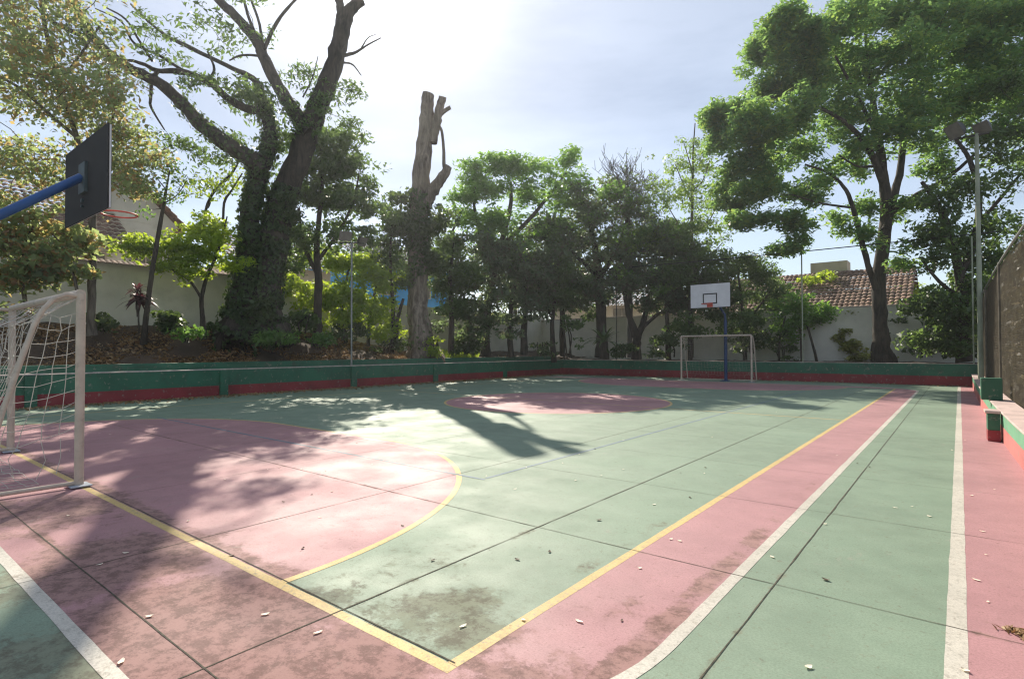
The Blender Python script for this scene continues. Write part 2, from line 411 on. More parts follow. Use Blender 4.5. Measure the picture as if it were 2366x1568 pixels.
b = MB(); b.box(XL+.003, XR+.3, YB-.004, YB+.225, .822, .84); b.build('top_edge', M['worn_edge'], w, .004)
def sbox(b, x0, x1, y0, y1, z0, z1):
    n = max(1, int((y1-y0)/1.5)); v = []
    for k in range(n+1):
        y = y0+(y1-y0)*k/n; v += [(xr(y)+x0, y, z0), (xr(y)+x1, y, z0), (xr(y)+x1, y, z1), (xr(y)+x0, y, z1)]
    f = [(0,1,2,3), tuple(n*4+q for q in (3,2,1,0))]
    for k in range(n): f += [tuple(4*k+q for q in (a, a+4, (a+1)%4+4, (a+1)%4)) for a in range(4)]
    b.add(v, f)
w = thing('court_wall', (XR, 12, 0), 'sunlit low green and salmon bench wall under the mesh fence', 'wall')
HB = .46
b = MB(); sbox(b, 0, .3, -7, YB-.002, .235, HB-.03); b.build('upper_band', M['sunlit_tone_green'], w)
b = MB(); sbox(b, -.001, .3, -7, YB-.002, 0, .233); b.build('lower_band', M['sunlit_tone_red'], w)
b = MB(); sbox(b, -.02, .3, -7, YB-.002, HB-.029, HB); b.build('seat_top', M['seat_pink'], w, .006)
for y in (11.15,):
    b = MB(); sbox(b, -.17, -.021, y, y+.3, .17, HB-.04); pl = b.build('pilaster', M['wall_green'], w, .006)  # keeps the darker wall paint, standing in for its shaded faces
    b = MB(); sbox(b, -.171, -.0205, y-.001, y+.301, .001, .168); b.build('pilaster_foot', M['wall_red'], w, .006)
    b = MB(); sbox(b, -.2, -.022, y-.03, y+.33, HB-.038, HB+.004); b.build('pilaster_cap', M['seat_pink'], w, .006)
    b = MB(); y2 = min(y+2.3, YB-.4); sbox(b, -.14, .16, y2, y2+.32, HB+.002, HB+.40); b.build('seat_block', M['wall_green'], w, .01)

# ------------------------------------------------------------------ tall mesh fence along the right side
FXX = .28
fn = thing('mesh_fence', (FXX+xr(12), 12, HB), 'tall see through wire mesh fence above the right bench wall', 'fence')
FT = 3.12
b = MB()
for sgn in (1, -1):
    for s in np.arange(2.0-3.0, YB+3.0, .075):
        y0, y1 = s, s+sgn*(FT-HB); z0, z1 = HB+.03, FT
        lo, hi = 2.0, YB+.2
        def clip(y0, z0, y1, z1):
            pts = []
            tt = sorted([0,1]+[(q-y0)/(y1-y0) for q in (lo, hi)])
            tt = [t for t in tt if 0 <= t <= 1 and lo-1e-6 <= y0+(y1-y0)*t <= hi+1e-6]
            return tt
        tt = clip(y0, z0, y1, z1)
        if len(tt) < 2: continue
        a, c = tt[0], tt[-1]
        if c-a < .02: continue
        b.tube([(xr(y0+(y1-y0)*q)+FXX+sgn*.004, y0+(y1-y0)*q, z0+(z1-z0)*q) for q in (a, c)], .0017, 3, False)
b.build('wire_mesh', M['wire'], fn)
for y in np.arange(3.3, YB+.3, 5.9):
    b = MB(); b.tube([(xr(y)+FXX-.05, y, HB+.002), (xr(y)+FXX-.05, y, FT+.04)], .02, 8); b.build('post', M['wire'], fn)
b = MB(); b.tube([(xr(q)+FXX-.05, q, FT) for q in np.linspace(2, YB+.2, 24)], .02, 8); b.build('top_rail', M['grey_metal'], fn)

# ------------------------------------------------------------------ boundary walls and houses
def coping_tiles(mb, p0, p1, n, r=.11, L=.34):
    p0, p1 = np.array(p0, float), np.array(p1, float); t = unit(p1-p0); s = np.array([-t[1], t[0], 0])
    for i in range(n):
        c = p0+(p1-p0)*(i+.5)/n
        for side in (1, -1):
            a = np.linspace(0, math.pi, 6); hw = np.linalg.norm(p1-p0)/n*.55
            top = [c+t*hw*math.cos(q)+np.array([0,0,.06+hw*.5*math.sin(q)]) for q in a]
            bot = [q+s*side*L+np.array([0,0,-.14]) for q in top]
            mb.strip(top, bot)
XB = -22.6
w = thing('boundary_wall', (XB, 8, 2), 'tall off white garden wall behind the big ivy trunk with tiled coping', 'wall')
b = MB(); b.box(XB-.2, XB, -14, 13.0, .2, 4.42); b.box(XB-.2, XB+.001, 13.003, 31.8, .2, 3.75); b.build('wall_face', M['stucco'], w)
b = MB(); coping_tiles(b, (XB-.1, 3.0, 4.43), (XB-.1, 13.0, 4.43), 60); b.build('tile_coping', M['tile'], w)
YW = 31.6
w = thing('boundary_wall', (-8, YW, 1), 'long white garden wall behind the trees at the far end', 'wall')
b = MB(); b.box(XB+.003, 1.0, YW, YW+.2, .2, 3.42); b.build('wall_face', M['stucco'], w)
b = MB(); b.box(XB+.003, 1.0, YW-.03, YW+.23, 3.423, 3.48); b.build('coping', M['worn_edge'], w, .01)
b = MB(); b.box(1.003, 7, YW+.01, YW+.2, .2, 3.2); b.build('side_panel', M['stucco_cream'], w)

def tile_roof(mb, a, b_, c, d, pitch=.24, row=.36):
    """a,b eave ends, c,d ridge ends (c above b, d above a): barrel tiles as a stepped corrugated sheet"""
    a, b_, c, d = [np.array(q, float) for q in (a, b_, c, d)]
    nu = int(np.linalg.norm(b_-a)/pitch)*4; nv = int(np.linalg.norm(d-a)/row)
    nrm = unit(np.cross(b_-a, d-a));  nrm = nrm if nrm[2] > 0 else -nrm
    u = np.linspace(0, 1, nu+1); wave = .05*np.abs(np.sin(np.arange(nu+1)*math.pi/4))
    for v in range(nv):
        rowpts = []
        for vv, lift in ((v/nv, .045), ((v+1.05)/nv, 0.0)):
            base = (a[None]*(1-u[:,None])+b_[None]*u[:,None])*(1-vv)+(d[None]*(1-u[:,None])+c[None]*u[:,None])*vv
            rowpts.append(base+nrm*(wave+lift+RNG.normal(0,.006,nu+1))[:,None])
        mb.strip(rowpts[0], rowpts[1])
def window(parent, c, axis, w, h, out):
    """small framed window on a wall; axis = wall direction, out = outward"""
    c, axis, out = [np.array(q, float) for q in (c, axis, out)]; up = np.array([0,0,1.0])
    b = MB(); b.obox(c+out*.01, axis*w/2, up*h/2, out*.012); p = b.build('window_pane', M['glass_dark'], parent)
    b = MB()
    for s in (-1, 1):
        b.obox(c+axis*s*w/2+out*.03, axis*.04, up*(h/2+.04), out*.03)
        b.obox(c+up*s*h/2+out*.03, axis*(w/2-.042), up*.04, out*.029)
    b.obox(c+out*.03, axis*.02, up*(h/2-.042), out*.02)
    b.build('window_frame', M['white_metal'], parent)
# left house: a broad tiled lean-to roof and a tall white gable
h = thing('house', (-27, 6, 2), 'white gabled house with brown tiled lower roof behind the black backboard', 'house')
b = MB(); b.box(-33, -25.2, -6, 7.6, .2, 5.3); _ge = at_x(412, 522, -27.58); b.box(-33, -27.6, 7.603, _ge[1]-.15, .2, _ge[2]-.1); b.build('wall', M['stucco'], h)
b = MB()
tile_roof(b, (-24.7,-6.2,5.2), (-24.7,7.9,5.2), (-29.5,7.9,8.3), (-29.5,-6.2,8.3)); b.build('lower_roof', M['tile'], h)
b = MB()
ge = at_x(412, 522, -27.58); ga = at_x(290, 398, -27.58); yl = 2*ga[1]-ge[1]; ze = ge[2]-.1; yr_ = ge[1]; ya = ga[1]; za = ga[2]
b.add([(-27.58,yl,ze),(-27.58,yr_,ze),(-27.58,ya,za),(-33,yl,ze),(-33,yr_,ze),(-33,ya,za)], [(0,1,2),(5,4,3),(0,2,5,3),(1,4,5,2)]); b.build('gable', M['stucco'], h)
b = MB(); zr = za+.15; zl = ze-.12; tile_roof(b, (-27.2,yr_+.35,zl), (-33,yr_+.35,zl), (-33,ya,zr), (-27.2,ya,zr)); tile_roof(b, (-33,yl-.35,zl), (-27.2,yl-.35,zl), (-27.2,ya,zr), (-33,ya,zr)); b.build('upper_roof', M['tile'], h)
window(h, (-27.57, yr_-1.3, 5.3), (0,1,0), 1.0, 1.1, (1,0,0)); window(h, (-25.19, 6.4, 4.7), (0,1,0), 1.0, .8, (1,0,0))
h = thing('house', (-31, 17, 2), 'low house with brown tiled roof seen left of the ivy trunk', 'house')
b = MB(); b.box(-36, -29.6, 13.8, 19.5, .2, 6.1); b.build('wall', M['stucco_cream'], h)
b = MB(); tile_roof(b, (-29.1,13.5,6.0), (-29.1,19.8,6.0), (-32.5,19.8,8.0), (-32.5,13.5,8.0)); b.build('roof', M['tile'], h)
window(h, (-29.59, 16.2, 5.2), (0,1,0), 1.3, 1.0, (1,0,0))
h = thing('house', (-30, 24, 2), 'bright blue house with tiled roof behind the lime green shrubs', 'house')
b = MB(); b.box(-36, -29, 21.3, 29.5, .2, 7.0); b.build('wall', M['blue_wall'], h)
b = MB(); tile_roof(b, (-28.5,21.0,6.9), (-28.5,29.8,6.9), (-32.5,29.8,8.9), (-32.5,21.0,8.9)); b.build('roof', M['tile'], h)
window(h, (-28.99, 23.2, 5.6), (0,1,0), 1.3, 1.2, (1,0,0)); window(h, (-28.99, 26.4, 5.6), (0,1,0), 1.3, 1.2, (1,0,0))
h = thing('house', (-6, 35, 1), 'low house with broad reddish tiled roof behind the white wall right of the white backboard', 'house')
b = MB(); b.box(-13.6, -2.3, 33.2, 40.5, .2, 3.5); b.build('wall', M['stucco_cream'], h)
b = MB(); tile_roof(b, (-14.0,32.6,3.45), (-1.75,32.6,3.45), (-1.75,37.0,5.85), (-14.0,37.0,5.85))
tile_roof(b, (-1.75,41.3,3.45), (-14.0,41.3,3.45), (-14.0,37.0,5.85), (-1.75,37.0,5.85)); b.build('roof', M['tile'], h)
p0 = at_y(1918, 622, 37.6)
b = MB(); b.box(p0[0]-.95, p0[0]+.95, 37.1, 38.3, 5.0, p0[2]+.38); ch = b.build('water_tank_box', M['stucco_cream'], h)
b = MB(); b.box(p0[0]-1.05, p0[0]+1.05, 37.0, 38.4, p0[2]+.383, p0[2]+.47); b.build('slab', M['worn_edge'], ch)
h = thing('house', (-21, 36, 1), 'pale house glimpsed between the dark tree trunks at the far end', 'house')
b = MB(); b.box(-24, -15.2, 35, 41, .2, 4.5); b.build('wall', M['stucco_cream'], h)
b = MB(); tile_roof(b, (-24.4,34.5,4.4), (-14.8,34.5,4.4), (-14.8,38,6.0), (-24.4,38,6.0)); b.build('roof', M['tile'], h)
window(h, (-18.2, 34.99, 3.7), (1,0,0), 1.4, 1.2, (0,-1,0))

# ------------------------------------------------------------------ goals, hoops, poles
def net_panel(mb, A, B, C, D, nu, nv, sag=.05, r=.0035):
    """quad A-B (top) C-D (bottom, C under B): cords with sag"""
    A, B, C, D = [np.array(q, float) for q in (A, B, C, D)]
    g = np.zeros((nu+1, nv+1, 3))
    nrm = unit(np.cross(B-A, D-A))
    for i in range(nu+1):
        for j in range(nv+1):
            u, v = i/nu, j/nv
            p = (A*(1-u)+B*u)*(1-v)+(D*(1-u)+C*u)*v
            e = math.sin(math.pi*u)*math.sin(math.pi*min(v*1.05,1))
            g[i,j] = p + nrm*sag*e*random.uniform(.6,1.4) + np.array([0,0,-sag*.7*math.sin(math.pi*u)*random.uniform(.5,1.5)]) + RNG.normal(0,.008,3)
    for i in range(nu+1): mb.tube(g[i], r, 4, False)
    for j in range(nv+1): mb.tube(g[:,j], r, 4, False)
def goal(xa, xb, y, s, label, r=.042, depth=.78, fine=1.0, near=True):
    """xa near post, xb other post; s=-1 the net lies on the -y side"""
    g = thing('football_goal', ((xa+xb)/2, y, 0), label, 'goal')
    H = 2.0
    for x in (xa, xb):
        b = MB(); b.tube([(x,y,.012),(x,y,H)], r, 14); b.build('post', M['white_metal'], g)
        b = MB(); b.box(x-.11, x+.11, y-.09, y+.09, .0135, .026); b.build('base_plate', M['plate'], g, .003)
        t = np.linspace(0, 1, 10)
        pts = [(x, y+s*.02, H-.03), (x, y+s*.12, H-.02), (x, y+s*.22, H-.07), (x, y+s*.31, H-.19), (x, y+s*.38, H-.36), (x, y+s*depth*.76, .85), (x, y+s*depth, .05)]
        b = MB(); b.tube(pts, .024, 10); b.build('net_stay', M['white_metal'], g)
        b = MB(); b.tube([(x, y+s*.02, .045), (x, y+s*depth, .045)], .022, 8); b.build('side_bar', M['white_metal'], g)
    b = MB(); b.tube([(xb-np.sign(xa-xb)*.0, y, H), (xa, y, H)], r*.98, 14); b.build('crossbar', M['white_metal'], g)
    b = MB(); b.tube([(xb, y+s*depth, .045), (xa, y+s*depth, .045)], .02, 8); b.build('ground_bar', M['white_metal'], g)
    b = MB()
    bt = .42; low = .5
    for x in (xa, xb):
        top_b = (x, y+s*.36, H-.33); bot_b = (x, y+s*depth*.84, low)
        net_panel(b, (x, y+s*.01, H-.2), (x, y+s*.32, H-.24), (x, y+s*depth*.8, low-.02), (x, y+s*.015, low+.12), 4, 9, .035, .0033*fine)
        # loose hem gathered to the post
        for k in range(4):
            q0 = np.array((x, y+s*depth*(.2+.2*k), low+.02)); q1 = q0+np.array((random.uniform(-.05,.05), s*.04, -.3-.1*random.random()))
            b.tube([q0, (q0+q1)/2+RNG.normal(0,.03,3), q1], .003*fine, 4, False)
    net_panel(b, (xb, y+s*.36, H-.3), (xa, y+s*.36, H-.3), (xa, y+s*depth, .3), (xb, y+s*depth, .3), 22, 13, .08, .0026*fine)
    net_panel(b, (xb, y, H-.04), (xa, y, H-.04), (xa, y+s*.36, H-.3), (xb, y+s*.36, H-.3), 22, 3, .03, .0035*fine)
    # slack net lying on the ground inside
    net_panel(b, (xb+.2, y+s*depth*.95, .05), (xa-.25, y+s*depth*.95, .05), (xa-.35, y+s*.25, .022), (xb+.3, y+s*.2, .022), 16, 4, .0, .003*fine)
    b.build('net', M['rope'], g)
goal(-7.12, -10.3, Y0-.03, -1, 'large nearby white goal with cord net at the left edge of the pink area')
goal(-6.9, -9.97, 24.9, 1, 'distant white goal in front of the far green wall', .04, .75, .55)

def backboard(name_label, bx0, bx1, y, s, z0, z1, post_y, post_x, bend, back_m):
    g = thing('basketball_hoop', (post_x, post_y, 0), name_label, 'basketball hoop')
    bd = MB(); bd.box(bx0, bx1, y-.012, y+.012, z0, z1); o = bd.build('backboard', M['board_white'], g)
    yf = y+s*.0125
    b = MB(); ya, yb = sorted((y-s*.0125, y-s*.03)); b.box(bx0-.012, bx1+.012, ya, yb, z0-.012, z1+.012); b.build('backing_panel', back_m, g)
    b = MB(); cx = (bx0+bx1)/2; w, hh = .305, .45; zc = z0+.15
    f0, f1 = sorted((yf+s*.001, yf+s*.004))
    def bar(xa, xb, za, zb): b.box(xa, xb, f0, f1, za, zb)
    bar(cx-w, cx+w, zc, zc+.05); bar(cx-w, cx+w, zc+hh-.05, zc+hh); bar(cx-w, cx-w+.05, zc+.052, zc+hh-.052); bar(cx+w-.05, cx+w, zc+.052, zc+hh-.052)
    b.build('target_square', M['black_line'], g)
    b = MB(); t = .03
    bar(bx0, bx1, z0, z0+t); bar(bx0, bx1, z1-t, z1); bar(bx0, bx0+t, z0+t+.002, z1-t-.002); bar(bx1-t, bx1, z0+t+.002, z1-t-.002)
    b.build('edge_band', M['board_white'] if s < 0 else M['black_line'], g)
    b = MB(); rz = z0+.13; rr = .225; rc = (cx, yf+s*(rr+.15))
    a = np.linspace(0, 2*math.pi, 33); b.tube([(rc[0]+rr*math.cos(q), rc[1]+rr*math.sin(q), rz) for q in a], .012, 8, False)
    b.tube([(cx-.08, yf+s*.006, rz-.02), (cx-.06, yf+s*.17, rz)], .01, 6); b.tube([(cx+.08, yf+s*.006, rz-.02), (cx+.06, yf+s*.17, rz)], .01, 6)
    y0_, y1_ = sorted((yf+s*.005, yf+s*.02)); b.box(cx-.12, cx+.12, y0_, y1_, rz-.12, rz+.06)
    b.build('hoop', M['red_metal'], g)
    b = MB(); y0_, y1_ = sorted((y-s*.032, y-s*.07)); b.box(cx-.14, cx+.14, y0_, y1_, (z0+z1)/2-.2, (z0+z1)/2+.22); b.build('mount_plate', M['teal_metal'], g)
    b = MB(); b.tube([(cx-.05, y-s*.032, z0+.25), (cx-.05, y-s*.06, z0+.25)], .03, 8); b.tube([(cx-.05, y-s*.032, z0+.17), (cx-.05, y-s*.06, z0+.17)], .02, 8); b.build('bolt', M['teal_metal'], g)
    M['hoop_post'] = M['blue_metal'] if s > 0 else M['shade_tone_blue_metal']
    b = MB(); b.tube(bend+[(cx, y-s*.07, (z0+z1)/2+.02)], .058 if s > 0 else .05, 14); b.build('arm', M['hoop_post'], g)
    b = MB(); b.tube([(post_x, post_y, .013), (post_x, post_y, bend[0][2])], .07, 14); b.build('post', M['hoop_post'], g)
    b = MB(); b.box(post_x-.2, post_x+.2, post_y-.2, post_y+.2, .0135, .03); b.build('base_plate', M['blue_metal'], g)
    return g
cxn = -9.55
backboard('near basketball hoop seen from behind with dark board on sloping blue arm', -10.55, -8.62, 2.40, 1, 3.27, 4.36, .55, cxn,
          [(cxn, .55, 1.6), (cxn, .57, 2.05), (cxn, .72, 2.42), (cxn, 1.1, 2.83)], M['board_back'])
backboard('far basketball hoop with white board and blue post behind the distant goal', -9.12, -7.45, 23.9, -1, 3.19, 4.19, 25.3, -8.1,
          [(-8.1, 25.3, 2.7), (-8.12, 25.28, 2.95), (-8.2, 25.0, 3.2), (-8.28, 24.3, 3.6)], M['board_back'])

def flood(parent, c, look, s=.3):
    c, look = np.array(c, float), unit(np.array(look, float)); side = unit(np.cross(look, (0,0,1))); up = np.cross(side, look)
    b = MB()
    v = []
    for k, (l, f) in enumerate(((-.35,.45),(.45,1.0))):
        for sx, sz in ((-1,-1),(1,-1),(1,1),(-1,1)): v.append(c+look*l*s+side*sx*s*f*.9+up*sz*s*f*.7)
    b.add(v, [(0,1,2,3),(0,4,5,1),(1,5,6,2),(2,6,7,3),(3,7,4,0)]); hd = b.build('lamp_housing', M['dark_metal'], parent)
    b = MB(); b.add([p-look*.02*s for p in v[4:]], [(0,1,2,3)]); b.build('lamp_glass', M['glass_dark'], parent)
q = at_x(812, 838, XL-.2); qt = at_x(813, 560, XL-.2)
g = thing('floodlight_pole', (q[0], q[1], .84), 'thin floodlight pole with two lamps beside the lime green shrubs', 'floodlight')
b = MB(); b.tube([(q[0],q[1],HL+.005),(q[0],q[1],qt[2])], .035, 10); b.build('pole', M['grey_metal'], g)
b = MB(); b.tube([(q[0]-.3,q[1]-.35,qt[2]-.02),(q[0]+.3,q[1]+.35,qt[2]-.02)], .025, 8); b.build('cross_arm', M['dark_metal'], g)
flood(g, (q[0]+.05,q[1]-.35,qt[2]+.2), (.9,-.3,-.35), .26); flood(g, (q[0]+.05,q[1]+.38,qt[2]+.12), (.9,.3,-.5), .26)
q = np.array([xr(22.6)+FXX-.13, 22.6, HB]); qt = at_x(2290, 335, q[0])
g = thing('floodlight_pole', (q[0], q[1], HB), 'tall pale floodlight pole rising beside the mesh fence', 'floodlight')
b = MB(); b.tube([(q[0],q[1],HB+.003),(q[0],q[1],8.1)], [.075,.05], 12); b.build('pole', M['tan_metal'], g)
b = MB(); b.tube([(q[0]-.55,q[1],8.05),(q[0]+.3,q[1],8.05)], .03, 8); b.build('cross_arm', M['dark_metal'], g)
flood(g, (q[0]-.45,q[1],8.35), (-.7,-.5,-.5), .34); flood(g, (q[0]+.2,q[1]+.1,8.3), (-.6,-.6,-.5), .28)
# ball-net posts on the far wall, with one top cable strung over them
for px, top, lb in ((1305, 5.9, 'thin dark net post at the corner of the two green walls'), (1425, 5.85, 'thin dark net post left of the forked tree trunk'), (1855, 5.8, 'thin net post in front of the reddish tiled roof'), (2250, 5.6, 'thin net post at the right end of the far wall')):
    a = at_y(px, 830, YB+.11)
    b = MB(); b.tube([(a[0], YB+.11, .842), (a[0], YB+.11, top)], .027, 8); b.add(*[[(a[0]-.05,YB+.06,.8425),(a[0]+.05,YB+.06,.8425),(a[0]+.05,YB+.16,.8425),(a[0]-.05,YB+.16,.8425)], [(0,1,2,3)]])
    tag(b.build('net_post', M['dark_metal'] if px < 1800 else M['tan_metal']), lb, 'post')
pts = []
pts = [np.array((-18.0+ (19.2)*u, YB+.11, 5.86-.0*u-.45*u*u*.4-.12*math.sin(math.pi*u))) for u in np.linspace(0,1,24)]
b = MB(); b.tube(pts, .022, 6); tag(b.build('top_cable', M['black_cable']), 'black cable strung across the tops of the far net posts', 'cable')

# ------------------------------------------------------------------ vegetation
def catmull(p, k=5):
    p = np.asarray(p, float); q = np.vstack([2*p[0]-p[1], p, 2*p[-1]-p[-2]]); out = []
    for i in range(1, len(q)-2):
        for j in range(k):
            t = j/k; a, b_, c, d = q[i-1], q[i], q[i+1], q[i+2]
            out.append(.5*((2*b_)+(-a+c)*t+(2*a-5*b_+4*c-d)*t*t+(-a+3*b_-3*c+d)*t**3))
    out.append(p[-1]); return np.array(out)
def ball(n):
    u = RNG.normal(0, 1, (n,3)); u /= np.linalg.norm(u,axis=1)[:,None]
    return u*RNG.uniform(0, 1, (n,1))**.42
def leaves_at(C, spread, n, L, up=.55, narrow=.45, flat=.6):
    """C (m,3) spray centres -> (m*n,4,3) kite leaves"""
    m = len(C)
    c = np.repeat(C, n, 0)+ball(m*n)*np.array([spread, spread, spread*flat])*1.75
    nr = RNG.normal(0, 1, (m*n,3)); nr[:,2] = np.abs(nr[:,2])*.5+up*1.6; nr /= np.linalg.norm(nr,axis=1)[:,None]
    d = RNG.normal(0, 1, (m*n,3)); d[:,2] -= .35; d -= nr*(d*nr).sum(1)[:,None]; d /= np.linalg.norm(d,axis=1)[:,None]
    s = np.cross(nr, d); l = L*np.clip(RNG.lognormal(0, .33, (m*n,1)), .4, 2.0); wd = l*narrow*RNG.uniform(.8, 1.2, (m*n,1))
    tip = c+d*l*.55-nr*l*.12; base = c-d*l*.45
    mid = c+d*l*.02+nr*l*.04
    return np.stack([base, mid-s*wd*.5, tip, mid+s*wd*.5], 1)
LEAFK, LSIZE, WK = 1.25, 1.3, .76
class Plant:
    def __init__(self, name, base, label, cat='tree', group=None, wood='bark_dark', leafm='leaf_mid'):
        self.t = thing(name, base, label, cat, group); self.wood = MB(); self.wm = M[wood]; self.lm = M[leafm]
        self.nodes = [np.array(base, float)]; self.L = []; self.extra = {}
        self.has_wood = False
    def limb(self, pts, d, dd=0.0, n=9, lump=.08, k=5, cap=True, node=True):
        """pts: (px,py,width px); d depth at the start, d+dd at the end"""
        m = len(pts); w = np.array([P(x, y, d+dd*i/max(1,m-1)) for i,(x,y,_) in enumerate(pts)])
        r = np.array([q[2]*WK*(d+dd*i/max(1,m-1))/FPX/2 for i,q in enumerate(pts)])
        return self.limb_w(w, r, n, lump, k, cap, node)
    def limb_w(self, w, r, n=9, lump=.08, k=5, cap=True, node=True):
        w = np.asarray(w, float)
        c = catmull(np.hstack([w, np.asarray(r, float)[:,None]]), k); q, rr = c[:,:3], np.maximum(c[:,3], .002)
        q = q + RNG.normal(0, 1, q.shape)*rr[:,None]*.06
        self.wood.tube(q, rr, n, cap, lump); self.has_wood = True
        if node: self.nodes += list(q)
        return q, rr
    def twig(self, a, b_, r, n=4):
        a, b_ = np.asarray(a), np.asarray(b_); L = np.linalg.norm(b_-a)
        m1 = a+(b_-a)*.35+RNG.normal(0, L*.07, 3)+np.array([0,0,L*.05]); m2 = a+(b_-a)*.7+RNG.normal(0, L*.06, 3)+np.array([0,0,L*.05])
        self.wood.tube([a, m1, m2, b_], [r, r*.8, r*.6, r*.35], n, False); self.has_wood = True
        return [m1, m2, b_]
    def crown(self, blobs, sub=7, leaves=26, L=.15, spread=.28, up=.55, narrow=.45, twr=.022, twigs=True, shell=1.5, mat=None, name='crown', csp=.48, lk=None, ls=None, fz=.5, sfl=.55):
        """blobs: (px,py,rx,ry,depth,n_sprays)"""
        C = []; subs = []
        for (x, y, rx, ry, d, n) in blobs:
            c = P(x, y, d); ax, ay = rx*d/FPX, ry*d/FPX; az = (ax+ay)*.55
            m = max(1, n//sub)
            u = RNG.normal(0, 1, (m,3)); u /= np.linalg.norm(u,axis=1)[:,None]; u *= RNG.uniform(.12, 1, (m,1))**(1/shell)
            S = c+u[:,:1]*ax*RIGHT+u[:,1:2]*ay*UP+u[:,2:]*az*F0
            subs.append(S)
            idx = RNG.integers(0, m, n)
            sp = min(ax, ay)*csp+.05
            C.append(S[idx]+ball(n)*np.array([sp, sp, sp*fz])*1.7)
        S = np.concatenate(subs); C = np.concatenate(C)
        if twigs:
            N = np.array(self.nodes)
            order = np.argsort([np.min(np.linalg.norm(N-s,axis=1)) for s in S])
            for i in order:
                N = np.array(self.nodes); dd = np.linalg.norm(N-S[i],axis=1)+ (N[:,2] > S[i][2]+.3)*.8
                a = N[np.argmin(dd)]; L_ = np.linalg.norm(S[i]-a)
                self.nodes += self.twig(a, S[i], twr*(.6+.25*min(L_, 4)))
            for p in C[::2]:
                dd = np.linalg.norm(S-p,axis=1); self.wood.tube([S[np.argmin(dd)], p], [.008,.004], 3, False)
        V = leaves_at(C, spread, int(leaves*(lk or LEAFK)), L*(ls or LSIZE), up, narrow, sfl)
        self.extra.setdefault(name, [mat or self.lm, []])[1].append(V)
        return C
    def leafy_limb(self, q, rr, per_m=160, L=.1, mat='leaf_ivy', name='ivy', thick=.10, i0=0, i1=None):
        q, rr = q[i0:i1], rr[i0:i1]; seg = np.linalg.norm(np.diff(q,axis=0),axis=1)
        V = []
        for i in range(len(q)-1):
            n = int(seg[i]*per_m*(.4+rr[i]*4)); 
            if n < 1: continue
            t = RNG.uniform(0,1,(n,1)); p = q[i]*(1-t)+q[i+1]*t
            dr = RNG.normal(0,1,(n,3)); ax = unit(q[i+1]-q[i]); dr -= ax*(dr@ax)[:,None]; dr /= np.linalg.norm(dr,axis=1)[:,None]
            p = p+dr*(rr[i]*1.0+np.abs(RNG.normal(0,thick,(n,1))))
            d = RNG.normal(0,.7,(n,3)); d[:,2] -= .8; nr = dr+RNG.normal(0,.45,(n,3)); nr /= np.linalg.norm(nr,axis=1)[:,None]
            d -= nr*(d*nr).sum(1)[:,None]; d /= np.linalg.norm(d,axis=1)[:,None]; s = np.cross(nr,d)
            l = L*RNG.uniform(.6,1.4,(n,1)); V.append(np.stack([p-d*l*.4, p-s*l*.38+nr*l*.05, p+d*l*.6, p+s*l*.38+nr*l*.05],1))
        if V: self.extra.setdefault(name, [M[mat], []])[1].append(np.concatenate(V))
    def finish(self):
        if self.has_wood: self.wood.build('trunk', self.wm, self.t)
        for k, (m, vs) in self.extra.items(): quads_object(k, np.concatenate(vs), m, self.t)

# ---- the big ivy covered tree
D = 20.2
T = Plant('ivy_covered_tree', P(585, 772, D), 'huge old ivy covered tree with forking trunks on the bank', wood='bark_dark', leafm='leaf_dark')
qL, rL = T.limb([(556,790,190),(560,750,118),(566,690,86),(572,590,60),(576,530,54),(582,470,52),(600,385,54)], D, 0, 14, .12)
qR, rR = T.limb([(605,790,170),(608,740,112),(616,650,92),(634,545,82),(650,470,76),(684,383,68),(706,318,66),(740,238,60),(770,155,52),(790,75,47),(800,25,50)], D+.1, .9, 14, .1)
q, r = T.limb([(795,50,40),(812,20,34),(838,2,26)], D+1.0, 0, 10); 
q, r = T.limb([(795,45,30),(785,10,24),(778,-18,22)], D+1.0, 0, 10)
qA, rA = T.limb([(606,395,52),(575,365,50),(540,342,46),(470,292,42),(420,238,36),(368,192,33),(312,165,30),(270,138,28),(232,105,25),(200,58,22),(165,0,19),(135,-60,15),(90,-140,9)], D-.1, -2.6, 12, .1)
q, r = T.limb([(300,165,20),(262,128,18),(218,95,16),(160,70,14),(122,50,11),(70,6,8),(20,-40,4)], D-1.3, -1.0)
qB, rB = T.limb([(606,385,50),(625,318,42),(614,262,34),(603,215,26),(585,182,18),(520,150,13),(430,106,12),(386,84,9),(345,52,7),(302,10,5)], D, 1.5, 10, .1)
q, r = T.limb([(612,256,26),(575,252,24),(530,230,22),(482,190,19),(420,166,17),(365,164,14),(335,150,11),(300,140,8),(262,145,5)], D+.2, -.9, 10)
T.limb([(365,164,12),(352,185,11),(348,225,9),(350,250,7),(380,300,4)], D-.4, -.3)
T.limb([(425,165,10),(370,130,8),(310,100,7),(280,50,5),(220,20,3)], D, -1)
T.limb([(352,142,8),(322,95,7),(290,45,6),(240,15,4)], D-.6, -.6)
T.limb([(480,190,10),(495,160,8),(480,120,5)], D, .4)
qC, rC = T.limb([(716,312,44),(684,262,40),(642,200,36),(612,140,34),(592,92,32),(548,42,28),(508,2,26),(470,-40,22),(420,-110,14)], D+.4, 1.6, 12, .09)
T.limb([(610,116,13),(630,70,11),(655,30,9),(690,-8,7)], D+1, .6)
T.limb([(596,92,11),(578,50,9),(566,10,8),(560,-30,6)], D+1.2, .5); T.limb([(606,92,9),(598,50,8),(580,0,7)], D+1.2, 1.0)
T.limb([(610,130,8),(560,128,6),(530,140,4)], D+1, -.3)
